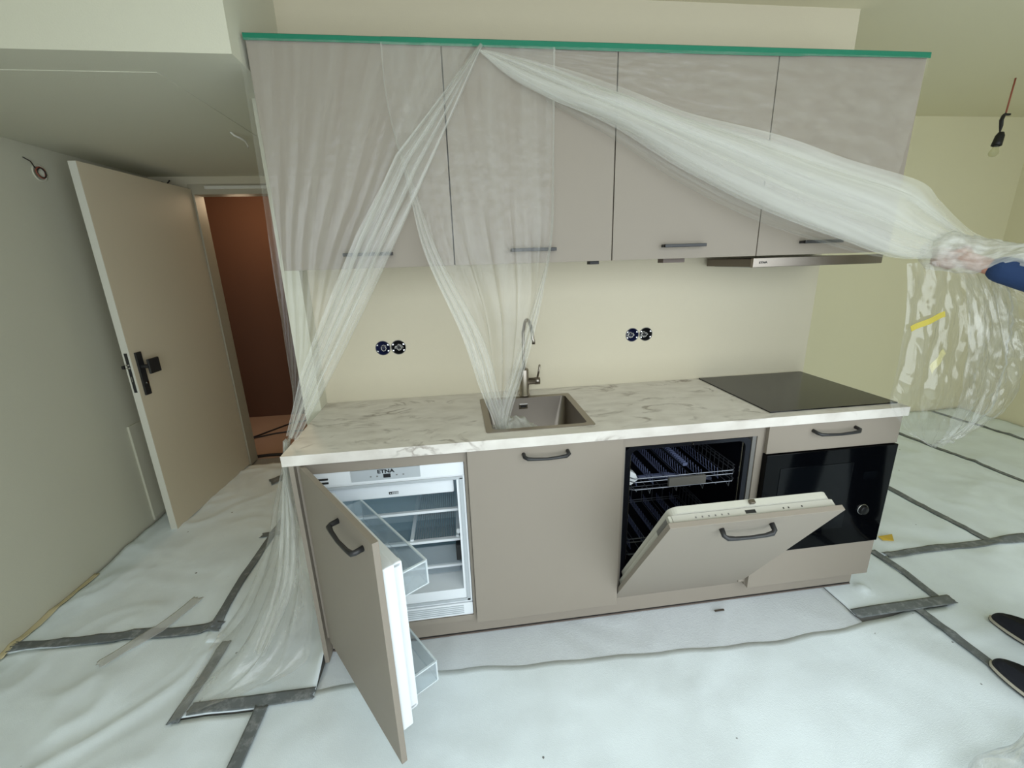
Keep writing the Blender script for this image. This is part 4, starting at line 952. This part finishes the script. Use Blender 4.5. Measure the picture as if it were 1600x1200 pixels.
union(jk, 'jacket', 'jacket_blue', .011, 5)
union(limbs(.018, [(hipL, kneL, .086, .064), (kneL, (2.556, -1.222, .12), .064, .056), (hipR, kneR, .086, .064), (kneR, (2.824, -1.05, .12), .064, .056), (hipL, hipR, .098, .098)]), 'trousers', 'trousers', .012, 5)
hr = MB(); hr.ell((2.662, -1.135, 1.69), (.083, .100, .098)); hr.ell((2.664, -1.16, 1.64), (.080, .075, .09)); union(hr, 'hair', 'hair', .010, 3)
for s_ in (-1, 1):
    e = MB().ell((2.657+s_*.032, -1.030, 1.668), (.013, .010, .010)).build('eye', 'eye_white', ps, True); MB().ell((2.656+s_*.032, -1.0225, 1.668), (.0055, .004, .0055)).build('iris', 'black_plastic', e, True)
    MB().capsule((2.657+s_*.018, -1.024, 1.690), (2.657+s_*.048, -1.032, 1.690), .005, .004).build('eyebrow', 'hair', ps, True)
MB().capsule((2.636, -1.018, 1.590), (2.672, -1.020, 1.590), .0065, .0065).build('mouth', 'lip', ps, True)
def shoe(toe, heel, z):
    toe, heel = V((*toe, 0)), V((*heel, 0)); ax = (toe-heel); L = ax.length; ax.normalize(); sd_ = V((ax.y, -ax.x, 0))
    def outline(k, z_): 
        P = []
        for i in range(32):
            a = 2*math.pi*i/32; u = -math.cos(a); w = math.sin(a)
            uu = (u+1)/2; half = (.050*(uu**.5 if uu < .25 else 1)) if False else .034+.016*math.sin(math.pi*min(1, max(0, uu*1.05-.08)))
            half *= (1 if abs(w) > .999 else 1)
            P.append(heel+ax*(uu*L*(1+.0*k)+k*u*.006)+sd_*(w**1 if abs(w) < .2 else math.copysign(abs(w)**.75, w))*(half+k*.004)+V((0, 0, z_)))
        return P
    def ring(rings, name, m, parent, cap=(1, 1)):
        mb = MB(); n = 32
        for R in rings: mb.v += [tuple(p) for p in R]
        for r in range(len(rings)-1):
            for k in range(n): mb.f.append((r*n+k, r*n+(k+1) % n, (r+1)*n+(k+1) % n, (r+1)*n+k))
        mb.f.append(tuple(range(n))[::-1]); mb.f.append(tuple((len(rings)-1)*n+k for k in range(n)))
        return mb.build(name, m, parent, True)
    def upper(h):                                   # height profile along the shoe, h 0..1
        R = []
        for p in outline(0, 0):
            u = (p-heel).dot(ax)/L; w = (p-heel).dot(sd_)
            top = .066+.035*max(0, 1-abs(u-.15)/.45) if u < .62 else .066-.022*((u-.62)/.38)**2
            R.append(heel+ax*(L*(.5+(u-.5)*(1-.10*h**2)))+sd_*w*(1+.06*math.sin(math.pi*min(1, h*1.6))-.45*h**2.4)+V((0, 0, z+.013+(top-.013)*h)))
        return R
    up = ring([upper(h) for h in (0, .25, .5, .75, .92, 1)], 'shoe', 'shoe_navy', ps)
    ring([outline(.8, z+.001), outline(1.0, z+.005), outline(1.0, z+.013), outline(.4, z+.0145)], 'sole', 'shoe_sole', up)
    ring([outline(.9, z+.0), outline(1.15, z+.002), outline(1.0, z+.004)], 'welt', 'black_plastic', up)
    lb = MB()
    for k in range(4):
        c = heel+ax*L*(.46+.07*k)+V((0, 0, z+.066-.004*k)); lb.tube([c-sd_*.026-V((0, 0, .008)), c+V((0, 0, .004)), c+sd_*.026-V((0, 0, .008))], .0022, 6)
    c = heel+ax*L*.45+V((0, 0, z+.07)); lb.tube([c, c+sd_*.05+V((0, 0, .012)), c+sd_*.06+ax*.03-V((0, 0, .01)), c+sd_*.02+ax*.02], .0022, 6); lb.tube([c, c-sd_*.05+V((0, 0, .012)), c-sd_*.06+ax*.03-V((0, 0, .01)), c-sd_*.02+ax*.02], .0022, 6)
    lb.build('laces', 'lace', up, True)
shoe((2.775, -.822), (2.845, -1.115), .010)
shoe((2.528, -1.004), (2.560, -1.300), .012)
